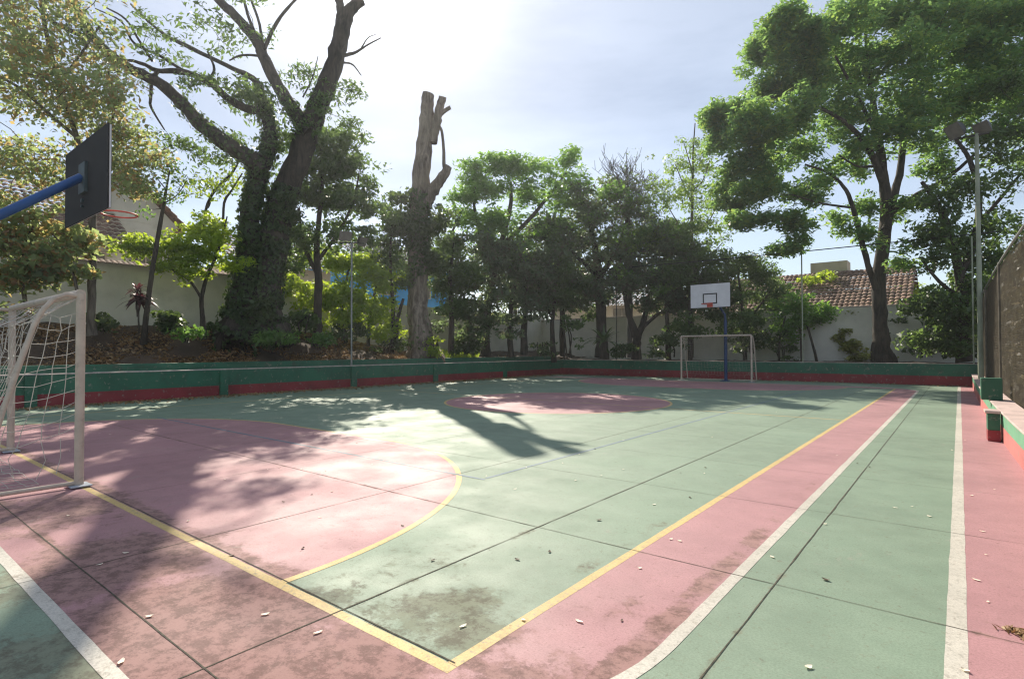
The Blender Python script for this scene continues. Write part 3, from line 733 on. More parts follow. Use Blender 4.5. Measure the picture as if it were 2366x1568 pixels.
T.limb([(790,130,12),(820,122,8),(850,104,5),(880,88,3)], D+1, .6, 6); T.limb([(792,145,7),(815,150,5),(835,175,3)], D+1, .5, 5); T.limb([(835,112,5),(850,88,3),(868,80,2)], D+1.2, .3, 5)
T.limb([(700,225,5),(722,180,4),(735,130,2)], D+.8, .4, 5)
T.limb([(480,480,8),(495,440,7),(530,410,6),(548,380,4)], D+.4, .3, 6)
for (qq, rr, a, b_, den) in ((qL, rL, 0, None, 420), (qR, rR, 0, 23, 330), (qA, rA, 0, 22, 100), (qB, rB, 0, 14, 240), (qC, rC, 0, 8, 120)):
    T.leafy_limb(qq, rr, den, .13, 'leaf_ivy', 'ivy', .075, a, b_)
T.crown([(545,770,46,26,D-.3,30),(590,725,38,40,D-.5,26),(600,600,24,60,D-.4,14),(670,480,24,60,D-.1,10)], 4, 26, .10, .18, .3, .7, twigs=False, mat=M['leaf_ivy'], name='ivy')
T.crown([(430,300,60,50,D-.6,8),(440,215,70,50,D-.4,12),(600,215,60,55,D+.2,34),(575,235,60,40,D+.2,18),(690,150,60,60,D+1,10),(330,90,110,70,D-1,12),(250,40,110,60,D-2,14),(748,262,45,70,D+.6,26),(640,50,110,60,D+1,14),(815,215,28,34,D+1,9),(790,300,26,30,D+1,8),(470,90,120,70,D,16),(540,300,70,40,D,14),(500,390,60,50,D,16),(690,330,60,60,D+.4,24),(395,350,60,50,D-.6,16),(180,110,90,60,D-2.4,10)],
        5, 20, .13, .24, .35, .4, .014)
T.finish()
# ---- rusty leaved tree at the left edge
D = 16.6
T = Plant('leafy_tree', P(212, 762, D), 'rusty green leafy tree filling the upper left corner behind the backboard', wood='bark_mid', leafm='leaf_autumn')
T.limb([(212,775,34),(211,730,23),(213,640,22),(215,540,20),(204,430,18),(172,300,16),(130,170,14),(100,40,11),(80,-90,7)], D, 0, 10, .08)
T.limb([(205,440,12),(235,350,10),(262,260,8),(250,160,5)], D, .8); T.limb([(180,320,12),(110,260,10),(40,200,8),(-40,160,6)], D, -1.2)
T.limb([(208,470,9),(150,420,8),(80,390,6),(20,400,4)], D, -.8); T.limb([(140,190,9),(190,120,7),(230,60,5)], D, .8)
T.crown([(60,60,150,100,D-.6,120),(170,70,110,90,D,56),(80,215,150,95,D-.8,130),(215,240,100,95,D+.3,72),(-60,160,140,190,D-1.4,80),(30,370,110,80,D-.8,80),(270,330,75,80,D+.3,70),(125,420,70,60,D,40),(330,400,45,60,D+.5,28),(300,250,60,70,D+.4,18),(20,470,70,50,D-1,34),(110,-100,200,90,D-.3,90),(280,150,60,60,D+.4,10),(275,385,60,50,D+.3,40),(318,440,34,40,D+.4,18)],
        6, 17, .135, .30, .35, .5, .016, lk=1.15, ls=1.05, csp=.40)
T.finish()
D = 15.6
T = Plant('leafy_sapling', P(60, 800, D), 'low leafy sapling with reddish brown leaves above the near goal crossbar', wood='bark_mid', leafm='leaf_autumn')
T.limb([(66,815,16),(62,720,13),(50,640,10),(60,560,7),(90,500,4)], D, 0, 8); T.limb([(180,700,9),(176,660,9),(165,620,8),(150,575,6),(120,540,4)], D+.3, 0, 7); T.limb([(190,815,10),(184,740,9),(180,700,9)], D+.3, 0, 7)
T.crown([(40,570,70,50,D,46),(110,590,60,50,D,46),(155,560,42,46,D+.3,30),(60,520,70,36,D,30),(110,640,60,30,D,24),(190,625,22,14,D+.3,7),(20,650,40,50,D-.2,26),(30,720,22,40,D-.3,12)], 5, 18, .14, .2, .4, .6, .012)
T.finish()
D = 17.8
T = Plant('slim_tree', P(332, 785, D), 'slim dark leaning tree in front of the off white wall', wood='bark_dark', leafm='leaf_mid')
T.limb([(331,798,22),(338,735,16),(350,640,15),(366,540,13),(382,450,8),(392,395,4)], D, .2, 8)
T.limb([(385,440,4),(365,415,3),(345,395,2)], D, 0, 5); T.limb([(380,470,4),(410,450,3),(430,420,2)], D, 0.2, 5)
T.crown([(395,405,34,34,D+.2,10),(370,460,40,40,D,8),(410,450,40,40,D+.2,8)], 4, 12, .09, .2, .3)
T.finish()
D = 19.0
T = Plant('lime_tree', P(468, 770, D), 'small spreading tree with bright lime leaves over the off white wall', wood='bark_dark', leafm='leaf_lime')
T.limb([(470,785,24),(468,735,15),(466,690,13),(478,640,11),(500,590,8),(515,540,6),(525,500,4)], D, 0, 8); T.limb([(466,690,9),(440,650,8),(400,625,6),(350,600,4)], D, -.5, 7); T.limb([(470,520,9),(480,470,8),(505,430,7),(540,395,5),(552,370,3)], D+.6, .3, 6); T.limb([(515,545,7),(518,470,8),(535,440,6),(560,400,4)], D+.5, .2, 6)
T.limb([(500,590,8),(480,545,8),(470,520,8)], D+.3,.2,6)
T.crown([(330,575,70,28,D-.6,44),(400,560,70,32,D-.3,46),(450,610,70,35,D-.2,40),(500,560,50,34,D,34),(490,520,50,28,D+.2,34),(395,610,50,22,D-.6,18),(520,610,36,34,D+.1,18)], 5, 22, .12, .2, .6, .5, .010)
T.crown([(480,450,70,60,D+.6,26),(540,400,40,40,D+.6,10)], 5, 14, .10, .22, .3, .45, .008, mat=M['leaf_dark'])
T.finish()
D = 18.2
def rosette(px, py, D, n, L, wd, mat, name, label, cat, stem=0, arch=.6, upk=.7, group=None):
    T = Plant(name, P(px, py+stem, D), label, cat, group, 'bark_dark', mat)
    c = P(px, py, D)
    if stem: T.limb_w([P(px, py+stem, D), P(px-2, py+stem*.5, D), c], [.03,.025,.02], 6, .05)
    V = []
    for i in range(n):
        a = random.uniform(0, 2*math.pi); el = random.uniform(.1, upk); l = L*random.uniform(.65, 1.15)
        h = np.array([math.cos(a), math.sin(a), 0]); s = np.array([-h[1], h[0], 0]); prev = None
        K = 6
        for k in range(K+1):
            u = k/K; p = c+h*l*u*math.cos(el)+np.array([0,0,l*(u*math.sin(el)*1.4-arch*u*u)])
            w_ = wd*math.sin(math.pi*min(.999,.12+.88*u))*.5
            cur = (p-s*w_, p+s*w_)
            if prev is not None: V.append([prev[0], prev[1], cur[1], cur[0]])
            prev = cur
    T.extra['leaves'] = [M[mat], [np.array(V)]]
    T.finish()
rosette(322, 695, 18.0, 70, .62, .10, 'leaf_red', 'red_shrub', 'dark red broad leaved shrub in front of the off white wall', 'shrub', 75, .75, 1.1)
rosette(318, 672, 18.0, 26, .42, .09, 'leaf_red', 'red_shrub', 'small dark red plant on top of the red broad leaved shrub', 'shrub', 60, .6, 1.2)
# ---- trees right of the ivy tree
D = 22.6
T = Plant('bushy_tree', P(735, 785, D), 'bushy dark green tree close to the right of the ivy trunk', wood='bark_dark', leafm='leaf_dark')
T.limb([(735,800,40),(733,740,26),(736,660,24),(732,580,18),(738,500,14),(745,420,10),(740,340,6)], D, 0, 9); T.limb([(736,640,14),(700,560,11),(690,480,8)], D, -.4); T.limb([(736,600,12),(780,540,10),(815,470,7),(830,400,4)], D, .5)
T.crown([(740,380,62,66,D,80),(800,405,62,66,D+.4,76),(780,330,44,40,D+.2,34),(700,430,45,60,D-.3,36),(760,470,80,50,D,56),(835,460,42,60,D+.5,36),(800,545,75,45,D+.2,42),(720,540,50,50,D-.2,34),(745,315,34,40,D,18),(690,610,46,60,D-.3,30),(850,400,24,30,D+.5,8)], 6, 24, .14, .25, .4, .45, .014)
T.finish()
D = 24.5
T = Plant('lime_shrub', P(830, 790, D), 'tall lime green shrub catching the sun beside the thin floodlight pole', 'shrub', wood='bark_dark', leafm='leaf_lime')
T.limb([(800,800,14),(790,720,11),(800,650,8),(812,600,5)], D, 0, 7); T.limb([(850,800,12),(856,720,10),(870,660,7)], D, .3, 7); T.limb([(915,795,16),(918,740,12),(932,690,8)], D+.4, 0, 7)
T.crown([(775,600,46,30,D,40),(830,620,60,36,D,52),(880,650,42,40,D+.3,40),(800,670,56,36,D-.2,44),(880,710,44,34,D+.3,34),(850,690,50,34,D,32),(690,585,40,30,D-.4,20),(660,640,36,40,D-.5,24)], 5, 26, .13, .22, .5, .5, .009)
T.crown([(820,740,70,36,D-.3,48),(700,680,60,40,D-.6,36),(900,770,50,26,D,26),(760,700,50,40,D-.4,36)], 5, 24, .13, .22, .4, .5, .009, mat=M['leaf_mid'])
T.finish()
# ---- dead topped trunk
D = 25.8
T = Plant('dead_tree', P(968, 832, D), 'tall bleached dead trunk with sawn off stubs and ivy below', wood='bark_dead', leafm='leaf_ivy')
qd, rd = T.limb([(985,842,130),(974,805,92),(968,750,68),(966,690,60),(966,600,57),(968,520,57),(971,440,55),(979,350,50),(986,275,42),(990,217,35)], D, 0, 16, .05)
T.limb([(1000,330,26),(1008,290,26),(1014,258,26),(1023,224,24)], D-.15, -.1, 12, .05); T.limb([(1014,268,14),(1028,256,13),(1041,248,12)], D-.2, -.1, 10, .04)
T.limb([(1010,282,9),(1021,305,8),(1025,345,9),(1026,385,11),(1032,392,12)], D-.2, 0, 8, .05)
T.limb([(980,478,40),(1000,440,36),(1020,412,30),(1036,385,24)], D-.1, 0, 12, .09)
T.leafy_limb(qd, rd, 230, .14, 'leaf_ivy', 'ivy', .14, 18, 31)
T.leafy_limb(qd, rd, 14, .13, 'leaf_ivy', 'ivy', .10, 1, 14)
T.crown([(965,520,52,60,D-.2,46),(1010,520,36,50,D,22),(910,510,46,50,D+.2,26),(925,580,44,50,D+.2,24),(930,470,34,34,D,8),(1000,600,34,50,D+.3,16)], 5, 26, .15, .24, .35, .55, .010, name='ivy')
T.finish()
# ---- umbrella crowned tree
D = 29.5
T = Plant('umbrella_tree', P(1125, 815, D), 'green umbrella crowned tree just right of the dead trunk', wood='bark_dark', leafm='leaf_fresh')
T.limb([(1122,825,34),(1122,760,26),(1132,680,24),(1148,600,22),(1165,540,16),(1180,470,12),(1180,420,8)], D, 0, 9); T.limb([(1148,600,16),(1110,540,12),(1095,470,8),(1100,430,5)], D, -.6); T.limb([(1155,570,16),(1220,510,12),(1270,450,9),(1308,400,6)], D, .8); T.limb([(1040,640,9),(1030,580,9),(1060,500,6)], D-.3, 0)
T.crown([(1165,385,62,28,D,60),(1110,405,50,30,D-.3,48),(1215,390,52,30,D+.3,50),(1312,372,38,30,D+.9,34),(1322,415,32,24,D+.9,22),(1285,450,60,34,D+.6,50),(1180,450,100,38,D,80),(1085,440,50,36,D-.4,44),(1120,510,80,40,D-.3,64),(1225,520,80,40,D+.3,60),(1060,500,44,40,D-.5,34),(1170,570,90,40,D,56)], 6, 30, .15, .26, .8, .42, .014, fz=.55, sfl=.5, csp=.52)
T.finish()
D = 29.0
T = Plant('dark_shrub', P(1170, 815, D), 'dark rambling shrub under the umbrella tree beside the dead trunk', 'shrub', wood='bark_dark', leafm='leaf_plum')
T.limb([(1180,825,20),(1178,740,15),(1190,660,10)], D, 0, 7); T.limb([(1090,820,16),(1085,740,12),(1070,680,8)], D, -.2, 7); T.limb([(1210,820,24),(1212,740,18),(1215,660,12)], D, .2, 7)
T.crown([(1160,620,80,45,D,66),(1085,650,50,50,D-.3,46),(1230,650,55,55,D+.2,52),(1150,700,60,50,D-.2,44),(1060,730,40,44,D-.3,30),(1110,760,50,40,D-.4,34),(1260,600,44,50,D+.3,36),(1180,770,44,34,D-.4,16),(1150,560,90,40,D-.2,70),(1200,650,60,60,D,56),(1030,600,40,60,D-.4,40),(1250,700,46,50,D+.2,40)], 5, 26, .16, .27, .35, .45, .012)
T.crown([(1075,690,40,44,D-.5,20),(1080,640,34,20,D-.5,12)], 5, 24, .14, .22, .4, .5, .01, mat=M['leaf_lime'])
T.finish()
# ---- dark round trees along the far wall
D = 31.0
T = Plant('dark_tree', P(1390, 812, D), 'dense dark purplish tree with thick trunk left of the forked tree', wood='bark_dark', leafm='leaf_plum')
T.limb([(1392,828,48),(1391,770,32),(1388,700,30),(1384,630,26),(1372,560,18),(1360,500,12)], D, 0, 9); T.limb([(1386,640,18),(1430,570,14),(1450,500,9)], D, .6); T.limb([(1384,640,14),(1330,590,11),(1300,550,7)], D, -.5)
T.crown([(1335,510,58,42,D-.2,58),(1405,480,58,42,D+.1,60),(1350,575,75,42,D-.2,72),(1440,560,75,48,D+.3,74),(1290,580,44,48,D-.5,42),(1390,645,100,44,D,96),(1290,660,50,44,D-.3,50),(1250,540,40,50,D-.3,34),(1340,450,50,36,D,34),(1420,450,46,34,D+.2,30),(1360,690,60,24,D-.3,30),(1470,500,38,44,D+.5,34),(1310,640,44,30,D-.3,26),(1285,525,30,30,D-.4,14)], 6, 26, .16, .30, .4, .45, .016, lk=.95)
T.crown([(1390,470,90,40,D,40),(1450,530,70,50,D-.6,26),(1330,520,60,40,D-.4,20)] if D > 30.6 else [(1530,560,80,44,D+.2,40),(1600,610,60,44,D,30),(1490,640,60,40,D-.4,20)], 4, 24, .15, .28, .4, .5, .01, lk=1.0, mat=M['leaf_mid'], name='sunlit_tone_crown')  # lighter green leaves laid on the crown to stand in for sunlit foliage
T.finish()
D = 30.4
T = Plant('forked_tree', P(1470, 820, D), 'dark forked tree left of the distant goal', wood='bark_dark', leafm='leaf_plum')
T.limb([(1470,832,32),(1471,800,27),(1470,775,26),(1455,735,18),(1446,690,14),(1440,640,10),(1430,590,6)], D, -.2, 9); T.limb([(1472,785,22),(1488,740,18),(1498,690,14),(1520,640,10),(1540,580,6)], D, .4); T.limb([(1482,760,12),(1520,725,10),(1560,700,7)], D, .3)
T.crown([(1530,590,62,46,D+.3,64),(1480,640,70,32,D,52),(1590,610,55,45,D+.5,52),(1550,540,48,40,D+.4,40),(1560,665,60,34,D+.3,44),(1430,600,44,40,D-.3,34),(1620,660,44,46,D+.6,46),(1450,665,70,34,D-.2,54),(1530,690,70,30,D,50),(1500,545,50,50,D+.2,44)], 6, 26, .16, .30, .4, .45, .013, lk=.95)
T.crown([(1390,470,90,40,D,40),(1450,530,70,50,D-.6,26),(1330,520,60,40,D-.4,20)] if D > 30.6 else [(1530,560,80,44,D+.2,40),(1600,610,60,44,D,30),(1490,640,60,40,D-.4,20)], 4, 24, .15, .28, .4, .5, .01, lk=1.0, mat=M['leaf_mid'], name='sunlit_tone_crown')  # same lighter leaves, putting sunlight into the forked tree's crown colour
T.finish()
D = 31.3
T = Plant('slender_tree', P(1597, 815, D), 'tall slender light green tree rising behind the white backboard', wood='bark_mid', leafm='leaf_light')
T.limb([(1596,826,18),(1597,700,14),(1598,560,11),(1600,430,8),(1602,340,5),(1606,285,3)], D, 0, 8)
for (x0,y0,x1,y1) in ((1598,560,1540,470),(1598,540,1660,470),(1599,470,1560,380),(1600,440,1640,370),(1600,400,1580,330),(1598,600,1530,560),(1598,600,1670,560)):
    T.limb([(x0,y0,5),((x0+x1)/2+4,(y0+y1)/2+12,4),(x1,y1,2)], D, random.uniform(-.8,.8), 5)
T.crown([(1590,320,34,34,D,14),(1570,385,50,44,D,26),(1625,380,42,44,D,24),(1545,450,46,40,D-.2,24),(1600,450,60,44,D,34),(1650,470,44,44,D+.3,26),(1560,520,60,40,D,32),(1640,545,56,40,D+.2,34),(1520,430,36,46,D,18),(1560,560,70,40,D,40),(1500,500,40,40,D,22)], 4, 24, .11, .25, .35, .5, .009)
T.crown([(1480,565,46,34,D-.6,26),(1510,520,40,40,D-.4,24)], 4, 22, .12, .24, .4, .5, .009, mat=M['leaf_lime'])
T.finish()
D = 31.8
T = Plant('bare_tree', P(1455, 815, D), 'grey bare twigged tree top showing above the dark trees', wood='bark_grey', leafm='leaf_plum')
T.limb([(1456,826,20),(1456,640,13),(1455,540,8),(1452,470,5),(1450,420,3.4),(1447,350,1.5)], D, 0, 7)
for i in range(160):
    y = random.uniform(400, 560); x = 1453+random.uniform(-26,26); a = random.uniform(-1, 1); L = random.uniform(35, 80)
    x1, y1 = x+a*L, y-L*(.95-.35*abs(a))
    T.limb([(x,y,2.0),((x+x1)/2+random.uniform(-6,6),(y+y1)/2+6,1.4),(x1,y1,.8)], D, random.uniform(-1,1), 4, 0, 3)
    for j in range(2):
        u = random.uniform(.3,.9); xx, yy_ = x+(x1-x)*u, y+(y1-y)*u
        T.limb([(xx,yy_,2.0),(xx+random.uniform(-14,14),yy_-random.uniform(8,26),1.1)], D, random.uniform(-.3,.3), 3, 0, 2, node=False)
T.crown([(1455,420,60,50,D,30),(1410,480,46,40,D,24),(1500,450,40,40,D,18)], 3, 9, .12, .3, .3, .5, .006)
T.finish()
def filler(px, base, D, label, trunk, blobs, m, L=.14, lk=None):
    T = Plant('bushy_tree', P(px, base, D), label, wood='bark_dark', leafm=m)
    for tr in trunk: T.limb(tr, D, random.uniform(-.3,.3), 8)
    T.crown(blobs(D), 5, 26, L, .24, .4, .45, .012, lk=lk); T.finish()
filler(1045, 822, 27.4, 'dark bushy tree directly behind the dead trunk on its right', [[(1040,835,20),(1044,740,15),(1040,640,11),(1050,560,7)]],
       lambda D: [(1045,580,46,56,D,50),(1020,650,40,50,D,36),(1080,640,44,50,D,40),(1060,710,40,34,D+.2,26),(930,640,36,60,D-.3,20)], 'leaf_dark')
filler(1275, 826, 29.8, 'dark bushy tree between the umbrella tree and the thick dark trunk', [[(1280,836,18),(1276,760,14),(1282,680,11),(1290,600,7)],[(1278,740,9),(1250,680,7),(1235,620,4)]],
       lambda D: [(1280,610,50,44,D,50),(1240,650,44,44,D,40),(1310,670,46,36,D,40),(1270,700,50,26,D,26),(1270,540,40,40,D,26)], 'leaf_dark')
filler(1300, 815, 34.6, 'tall dark tree added to shade the far left corner inside the white garden walls', [[(1300,826,18),(1298,740,14),(1302,660,11),(1300,560,7)]],
       lambda D: [(1300,560,70,50,D,56),(1250,620,60,50,D-.4,50),(1345,620,60,50,D,50),(1300,690,90,44,D,60),(1220,690,50,40,D-.8,36),(1380,700,50,36,D,30)], 'leaf_dark', .17)  # added to block sun from the court corner; also thickens the tree belt
filler(1190, 826, 38.6, 'tall dark tree added beyond the off white garden wall to shade the court corner', [[(1190,836,18),(1190,720,14),(1192,600,9)]],
       lambda D: [(1190,600,90,50,D,60),(1120,630,60,44,D,40),(1255,620,60,50,D,44),(1190,660,100,30,D,44)], 'leaf_dark', .18)  # mostly hidden tree, added to cast shade on the far left court corner
filler(1540, 826, 30.0, 'dark bushy tree standing between the forked tree and the white backboard', [[(1545,836,18),(1543,760,14),(1538,690,10),(1530,620,6)]],
       lambda D: [(1500,640,50,44,D,46),(1560,650,56,40,D,54),(1620,640,50,44,D,44),(1530,700,60,24,D,34),(1590,705,44,24,D,26),(1575,580,50,40,D,36)], 'leaf_plum')
filler(1770, 828, 29.8, 'thin dark tree before the left end of the reddish tiled roof', [[(1770,836,12),(1768,760,9),(1764,690,7),(1758,630,4)]],
       lambda D: [(1760,650,44,40,D,36),(1800,690,40,30,D,28),(1740,700,44,28,D,28),(1715,640,36,40,D,24)], 'leaf_dark', .12)
filler(870, 800, 24.9, 'loose dark leaved tree between the lamp pole and the dead trunk', [[(905,815,16),(908,720,12),(902,620,9),(905,520,6)]],
       lambda D: [(905,520,40,46,D,26),(880,590,40,40,D,24),(925,620,30,50,D,22),(880,470,24,26,D,6)], 'leaf_dark', .12, 1.5)
D = 28.6
T = Plant('small_tree', P(1720, 822, D), 'small scrubby tree with fine brownish leaves right of the white backboard', wood='bark_dark', leafm='leaf_dark')
T.limb([(1722,832,13),(1720,760,10),(1712,690,8),(1705,620,5)], D, 0, 7); T.limb([(1595,832,16),(1594,760,14),(1596,690,12),(1610,620,8)], D, 0, 7); T.limb([(1720,750,8),(1760,700,6),(1790,660,4)], D, .3, 6)
T.crown([(1700,590,55,34,D,44),(1660,635,55,36,D-.1,44),(1745,630,52,36,D+.2,42),(1790,670,44,32,D+.3,30),(1720,680,60,30,D,40),(1620,690,60,30,D,40),(1640,580,44,34,D,34),(1600,560,40,44,D,34),(1570,640,40,40,D,34),(1680,720,70,24,D,34)], 5, 24, .115, .24, .35, .5, .009)
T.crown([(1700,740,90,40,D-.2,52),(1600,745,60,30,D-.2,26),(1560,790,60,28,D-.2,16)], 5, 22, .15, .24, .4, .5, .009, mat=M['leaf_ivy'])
T.finish()
# ---- the big right hand tree
D = 24.6
T = Plant('shade_tree', P(2036, 822, D), 'large spreading bright green shade tree rising over the right end of the far wall', wood='bark_dark', leafm='leaf_blue')
WK = .64; T.limb([(2040,838,86),(2036,805,62),(2034,750,49),(2030,680,46),(2034,610,44),(2046,520,40),(2044,440,35),(2035,360,30),(2022,270,22),(2008,170,15),(2000,80,9)], D, .3, 12, .08)
T.limb([(2024,668,24),(2008,620,20),(1994,570,19),(1976,500,17),(1955,440,13),(1915,400,9),(1860,380,6)], D-.1, -.6, 9); T.limb([(2048,530,30),(2064,460,28),(2080,390,24),(2092,300,19),(2112,200,13),(2130,90,8)], D, .8, 10)
T.limb([(2040,420,26),(2012,352,22),(1975,302,18),(1920,262,13),(1850,235,9),(1780,225,5)], D, -1.2, 9); T.limb([(2060,490,20),(2120,450,18),(2190,410,14),(2260,350,9)], D, -.5, 8); T.limb([(2030,320,16),(1980,220,12),(1930,130,8)], D, -.6); T.limb([(1970,480,9),(1900,470,7),(1830,450,5)], D-.5, -.6); T.limb([(2040,380,12),(1985,385,8),(1940,360,5)], D, -.9)
WK = .76
BL = [(1755,110,34,30,50),(1815,62,50,34,70),(1655,275,36,26,40),(1770,135,40,34,60),(1840,95,70,44,100),(1930,60,80,46,110),(2030,35,90,46,110),(2130,30,90,50,100),(2240,40,90,60,90),(1795,190,60,40,80),(1880,175,80,50,110),(1985,150,90,60,120),(2100,140,90,60,100),(2220,140,90,60,80),(2320,110,70,80,60),(1690,262,55,28,60),(2300,40,90,60,90),(2390,60,80,90,70),(2370,220,70,90,70),(2190,215,80,50,60),(2280,200,70,60,60),(2100,240,80,50,50),(2400,340,60,90,40),(2180,20,80,50,70),(1745,285,60,36,80),(1830,270,70,44,95),(1930,260,80,50,90),(1670,330,38,34,48),(1740,360,60,38,76),(1690,410,48,32,52),(1830,350,60,36,60),(1770,430,66,36,74),(1700,460,44,28,40),(1860,430,60,34,50),(1760,505,58,24,50),(1835,520,48,28,46),(1850,555,36,18,22),(1790,575,40,12,14),(2010,330,70,40,50),(2120,290,80,60,70),(2230,260,80,70,60),(2320,240,60,80,40),(1960,400,60,30,36),(1950,520,40,30,22),(1985,470,36,30,20),(2080,480,40,30,20),(2150,380,70,40,36),(2000,560,26,24,12),(2075,610,26,40,14)]
T.crown([(x,y,rx*1.08,ry*1.15,D+RNG.uniform(-1.6,1.6),int(n*1.3)) for (x,y,rx,ry,n) in BL], 6, 27, .14, .24, .9, .42, .013, csp=.40, lk=1.0, ls=1.5, fz=.6, sfl=.6, shell=1.15)
T.finish()
D = 21.9
T = Plant('dark_edge_tree', P(2225, 828, D), 'dark leaning tree in the right corner beside the tall floodlight pole', wood='bark_dark', leafm='leaf_dark')
T.limb([(2228,836,46),(2226,780,34),(2224,700,30),(2215,620,26),(2195,540,22),(2165,470,16),(2130,420,10)], D, 0, 9); T.limb([(2218,640,22),(2250,560,20),(2262,460,17),(2240,370,13),(2200,310,8)], D, .3, 9); T.limb([(2256,520,12),(2310,460,10),(2360,400,7)], D, 0); T.limb([(2222,690,12),(2170,650,10),(2130,600,6)], D, -.2)
T.crown([(2160,470,60,40,D,34),(2240,420,60,50,D,36),(2320,400,60,60,D,36),(2345,300,50,70,D+.3,32),(2200,540,60,40,D,34),(2290,520,70,50,D,44),(2340,560,50,60,D,36),(2150,600,44,50,D,26),(2270,610,60,40,D,40),(2160,540,40,30,D,16),(2330,200,50,60,D+.4,22),(2260,320,50,50,D+.4,22)], 6, 22, .14, .26, .4, .45, .013)
T.crown([(2150,700,60,40,D+.4,50),(2210,730,60,50,D+.4,60),(2160,780,60,40,D+.4,54),(2270,690,50,60,D+.6,50),(2225,660,50,36,D+.4,40)], 5, 26, .14, .24, .35, .5, .010, mat=M['leaf_ivy'])
T.finish()
# ---- small plants before the far white wall
D = 27.6
T = Plant('leafy_sapling', P(1876, 826, D), 'leafy sapling with sunlit lime tips in front of the white wall', wood='bark_dark', leafm='leaf_fresh')
T.limb([(1888,836,9),(1876,790,7),(1862,740,6),(1850,700,4)], D, 0, 6); T.limb([(1800,836,7),(1802,780,6),(1815,730,4)], D, 0, 6); T.limb([(1852,836,6),(1850,780,5),(1846,730,4)], D, 0, 6)
T.crown([(1850,705,60,26,D,40),(1905,735,40,18,D+.1,24),(1830,745,60,26,D-.1,36),(1800,775,50,24,D-.1,22)], 5, 20, .14, .2, .8, .5, .008)
T.crown([(1895,712,36,14,D-.1,16),(1870,735,40,14,D-.2,12)], 4, 20, .14, .18, .8, .5, .008, mat=M['leaf_lime'])
T.finish()
D = 27.4
T = Plant('variegated_shrub', P(1965, 826, D), 'small cone shaped yellow flecked shrub left of the shade tree trunk', 'shrub', wood='bark_dark', leafm='leaf_yellowgreen')
T.limb([(1965,836,8),(1965,790,6),(1964,745,4),(1963,715,2.5)], D, 0, 6)
T.crown([(1965,770,22,10,D,10),(1966,790,34,12,D,18),(1963,810,40,14,D,22),(1962,826,40,10,D,18),(1963,722,7,6,D,2)], 4, 20, .16, .14, .7, .5, .006)
T.finish()
rosette(1395, 790, 28.4, 34, 1.5, .13, 'leaf_ivy', 'palm', 'spreading feathery palm at the foot of the thick dark trunk', 'palm', 30, .55, 1.1)
# shrubs over the tiled roof and low shrubs: each its own plant
def shrub(px, py, rx, ry, D, n, m, label, L=.13, lv=22, base=None, name='shrub'):
    T = Plant(name, P(px, base or py+ry, D), label, 'shrub', None, 'bark_dark', m)
    for k in range(3):
        x0 = px+random.uniform(-.3,.3)*rx; T.limb([(x0, base or py+ry, 5),(x0+random.uniform(-6,6), py+ry*.2, 4),(px+random.uniform(-.6,.6)*rx, py-ry*.5, 2)], D, random.uniform(-.2,.2), 5, .05, 3)
    T.crown([(px, py, rx, ry, D, n)], 4, lv, L, .17, .45, .5, .007)
    T.finish()
shrub(1868,655,70,26,32.2,46,'leaf_lime','lime leaved shrub spilling over the tiled roof left of the shade tree trunk',.15,22,760)
shrub(1985,680,50,34,32.2,44,'leaf_mid','mid green shrub in front of the tiled roof touching the shade tree trunk',.15,22,780)
shrub(2092,668,34,32,32.0,36,'leaf_lime','bright lime shrub in front of the tiled roof right of the shade tree trunk',.15,22,780)
shrub(240,745,34,20,17.2,16,'leaf_ivy','low dark shrub at the foot of the rusty leaved tree',.12,20)
shrub(400,742,42,26,17.8,26,'leaf_ivy','low dark shrub between the slim tree and the lime tree',.13,20)
shrub(430,775,30,18,17.2,14,'leaf_mid','little green shrub on the bank below the lime tree',.11,16)
shrub(700,740,46,30,21.4,30,'leaf_dark','dense dark shrub at the right foot of the ivy trunk',.14,24)
shrub(640,780,60,16,19.2,34,'leaf_mid','patch of low green shrub at the front of the ivy trunk',.10,18)
shrub(735,785,50,14,20.6,28,'leaf_mid','low green shrub at the foot of the bushy dark tree',.10,18)
shrub(800,760,40,26,23.0,22,'leaf_ivy','low dark shrub behind the thin floodlight pole',.13,20)
shrub(900,800,44,16,24.5,18,'leaf_ivy','low dark shrub left of the foot of the dead trunk',.12,18)
shrub(1010,790,22,26,25.2,16,'leaf_lime','small lime shrub at the right foot of the dead trunk',.12,18)
shrub(1080,800,36,24,27.6,26,'leaf_ivy','low black green shrub right of the grass patch',.14,20)
shrub(1255,800,40,20,28.6,16,'leaf_ivy','low dark shrub before the white wall below the dark rambling shrub',.13,18)
shrub(1315,765,26,46,29.0,18,'leaf_dark','thin upright dark shrub at the wall corner behind the net post',.14,18,826)
shrub(1440,808,40,18,28.0,26,'leaf_ivy','low dark shrub at the left foot of the forked tree',.13,18)
shrub(1545,795,46,30,28.0,30,'leaf_ivy','dark shrub seen through the left post of the distant goal',.14,18)
shrub(1740,785,60,32,28.0,34,'leaf_ivy','dark shrub behind the right post of the distant goal',.14,18)
shrub(1810,805,36,22,27.8,16,'leaf_dark','little dark shrub below the leafy sapling',.13,16)
shrub(2140,770,50,56,25.5,66,'leaf_ivy','tall dark shrub right of the shade tree trunk',.15,22)
shrub(2210,800,44,32,23.6,40,'leaf_ivy','dark shrub in the far right corner of the court',.14,22)
shrub(2020,822,34,10,25.0,14,'leaf_yellowgreen','tiny yellowish shrub at the foot of the shade tree',.10,14)
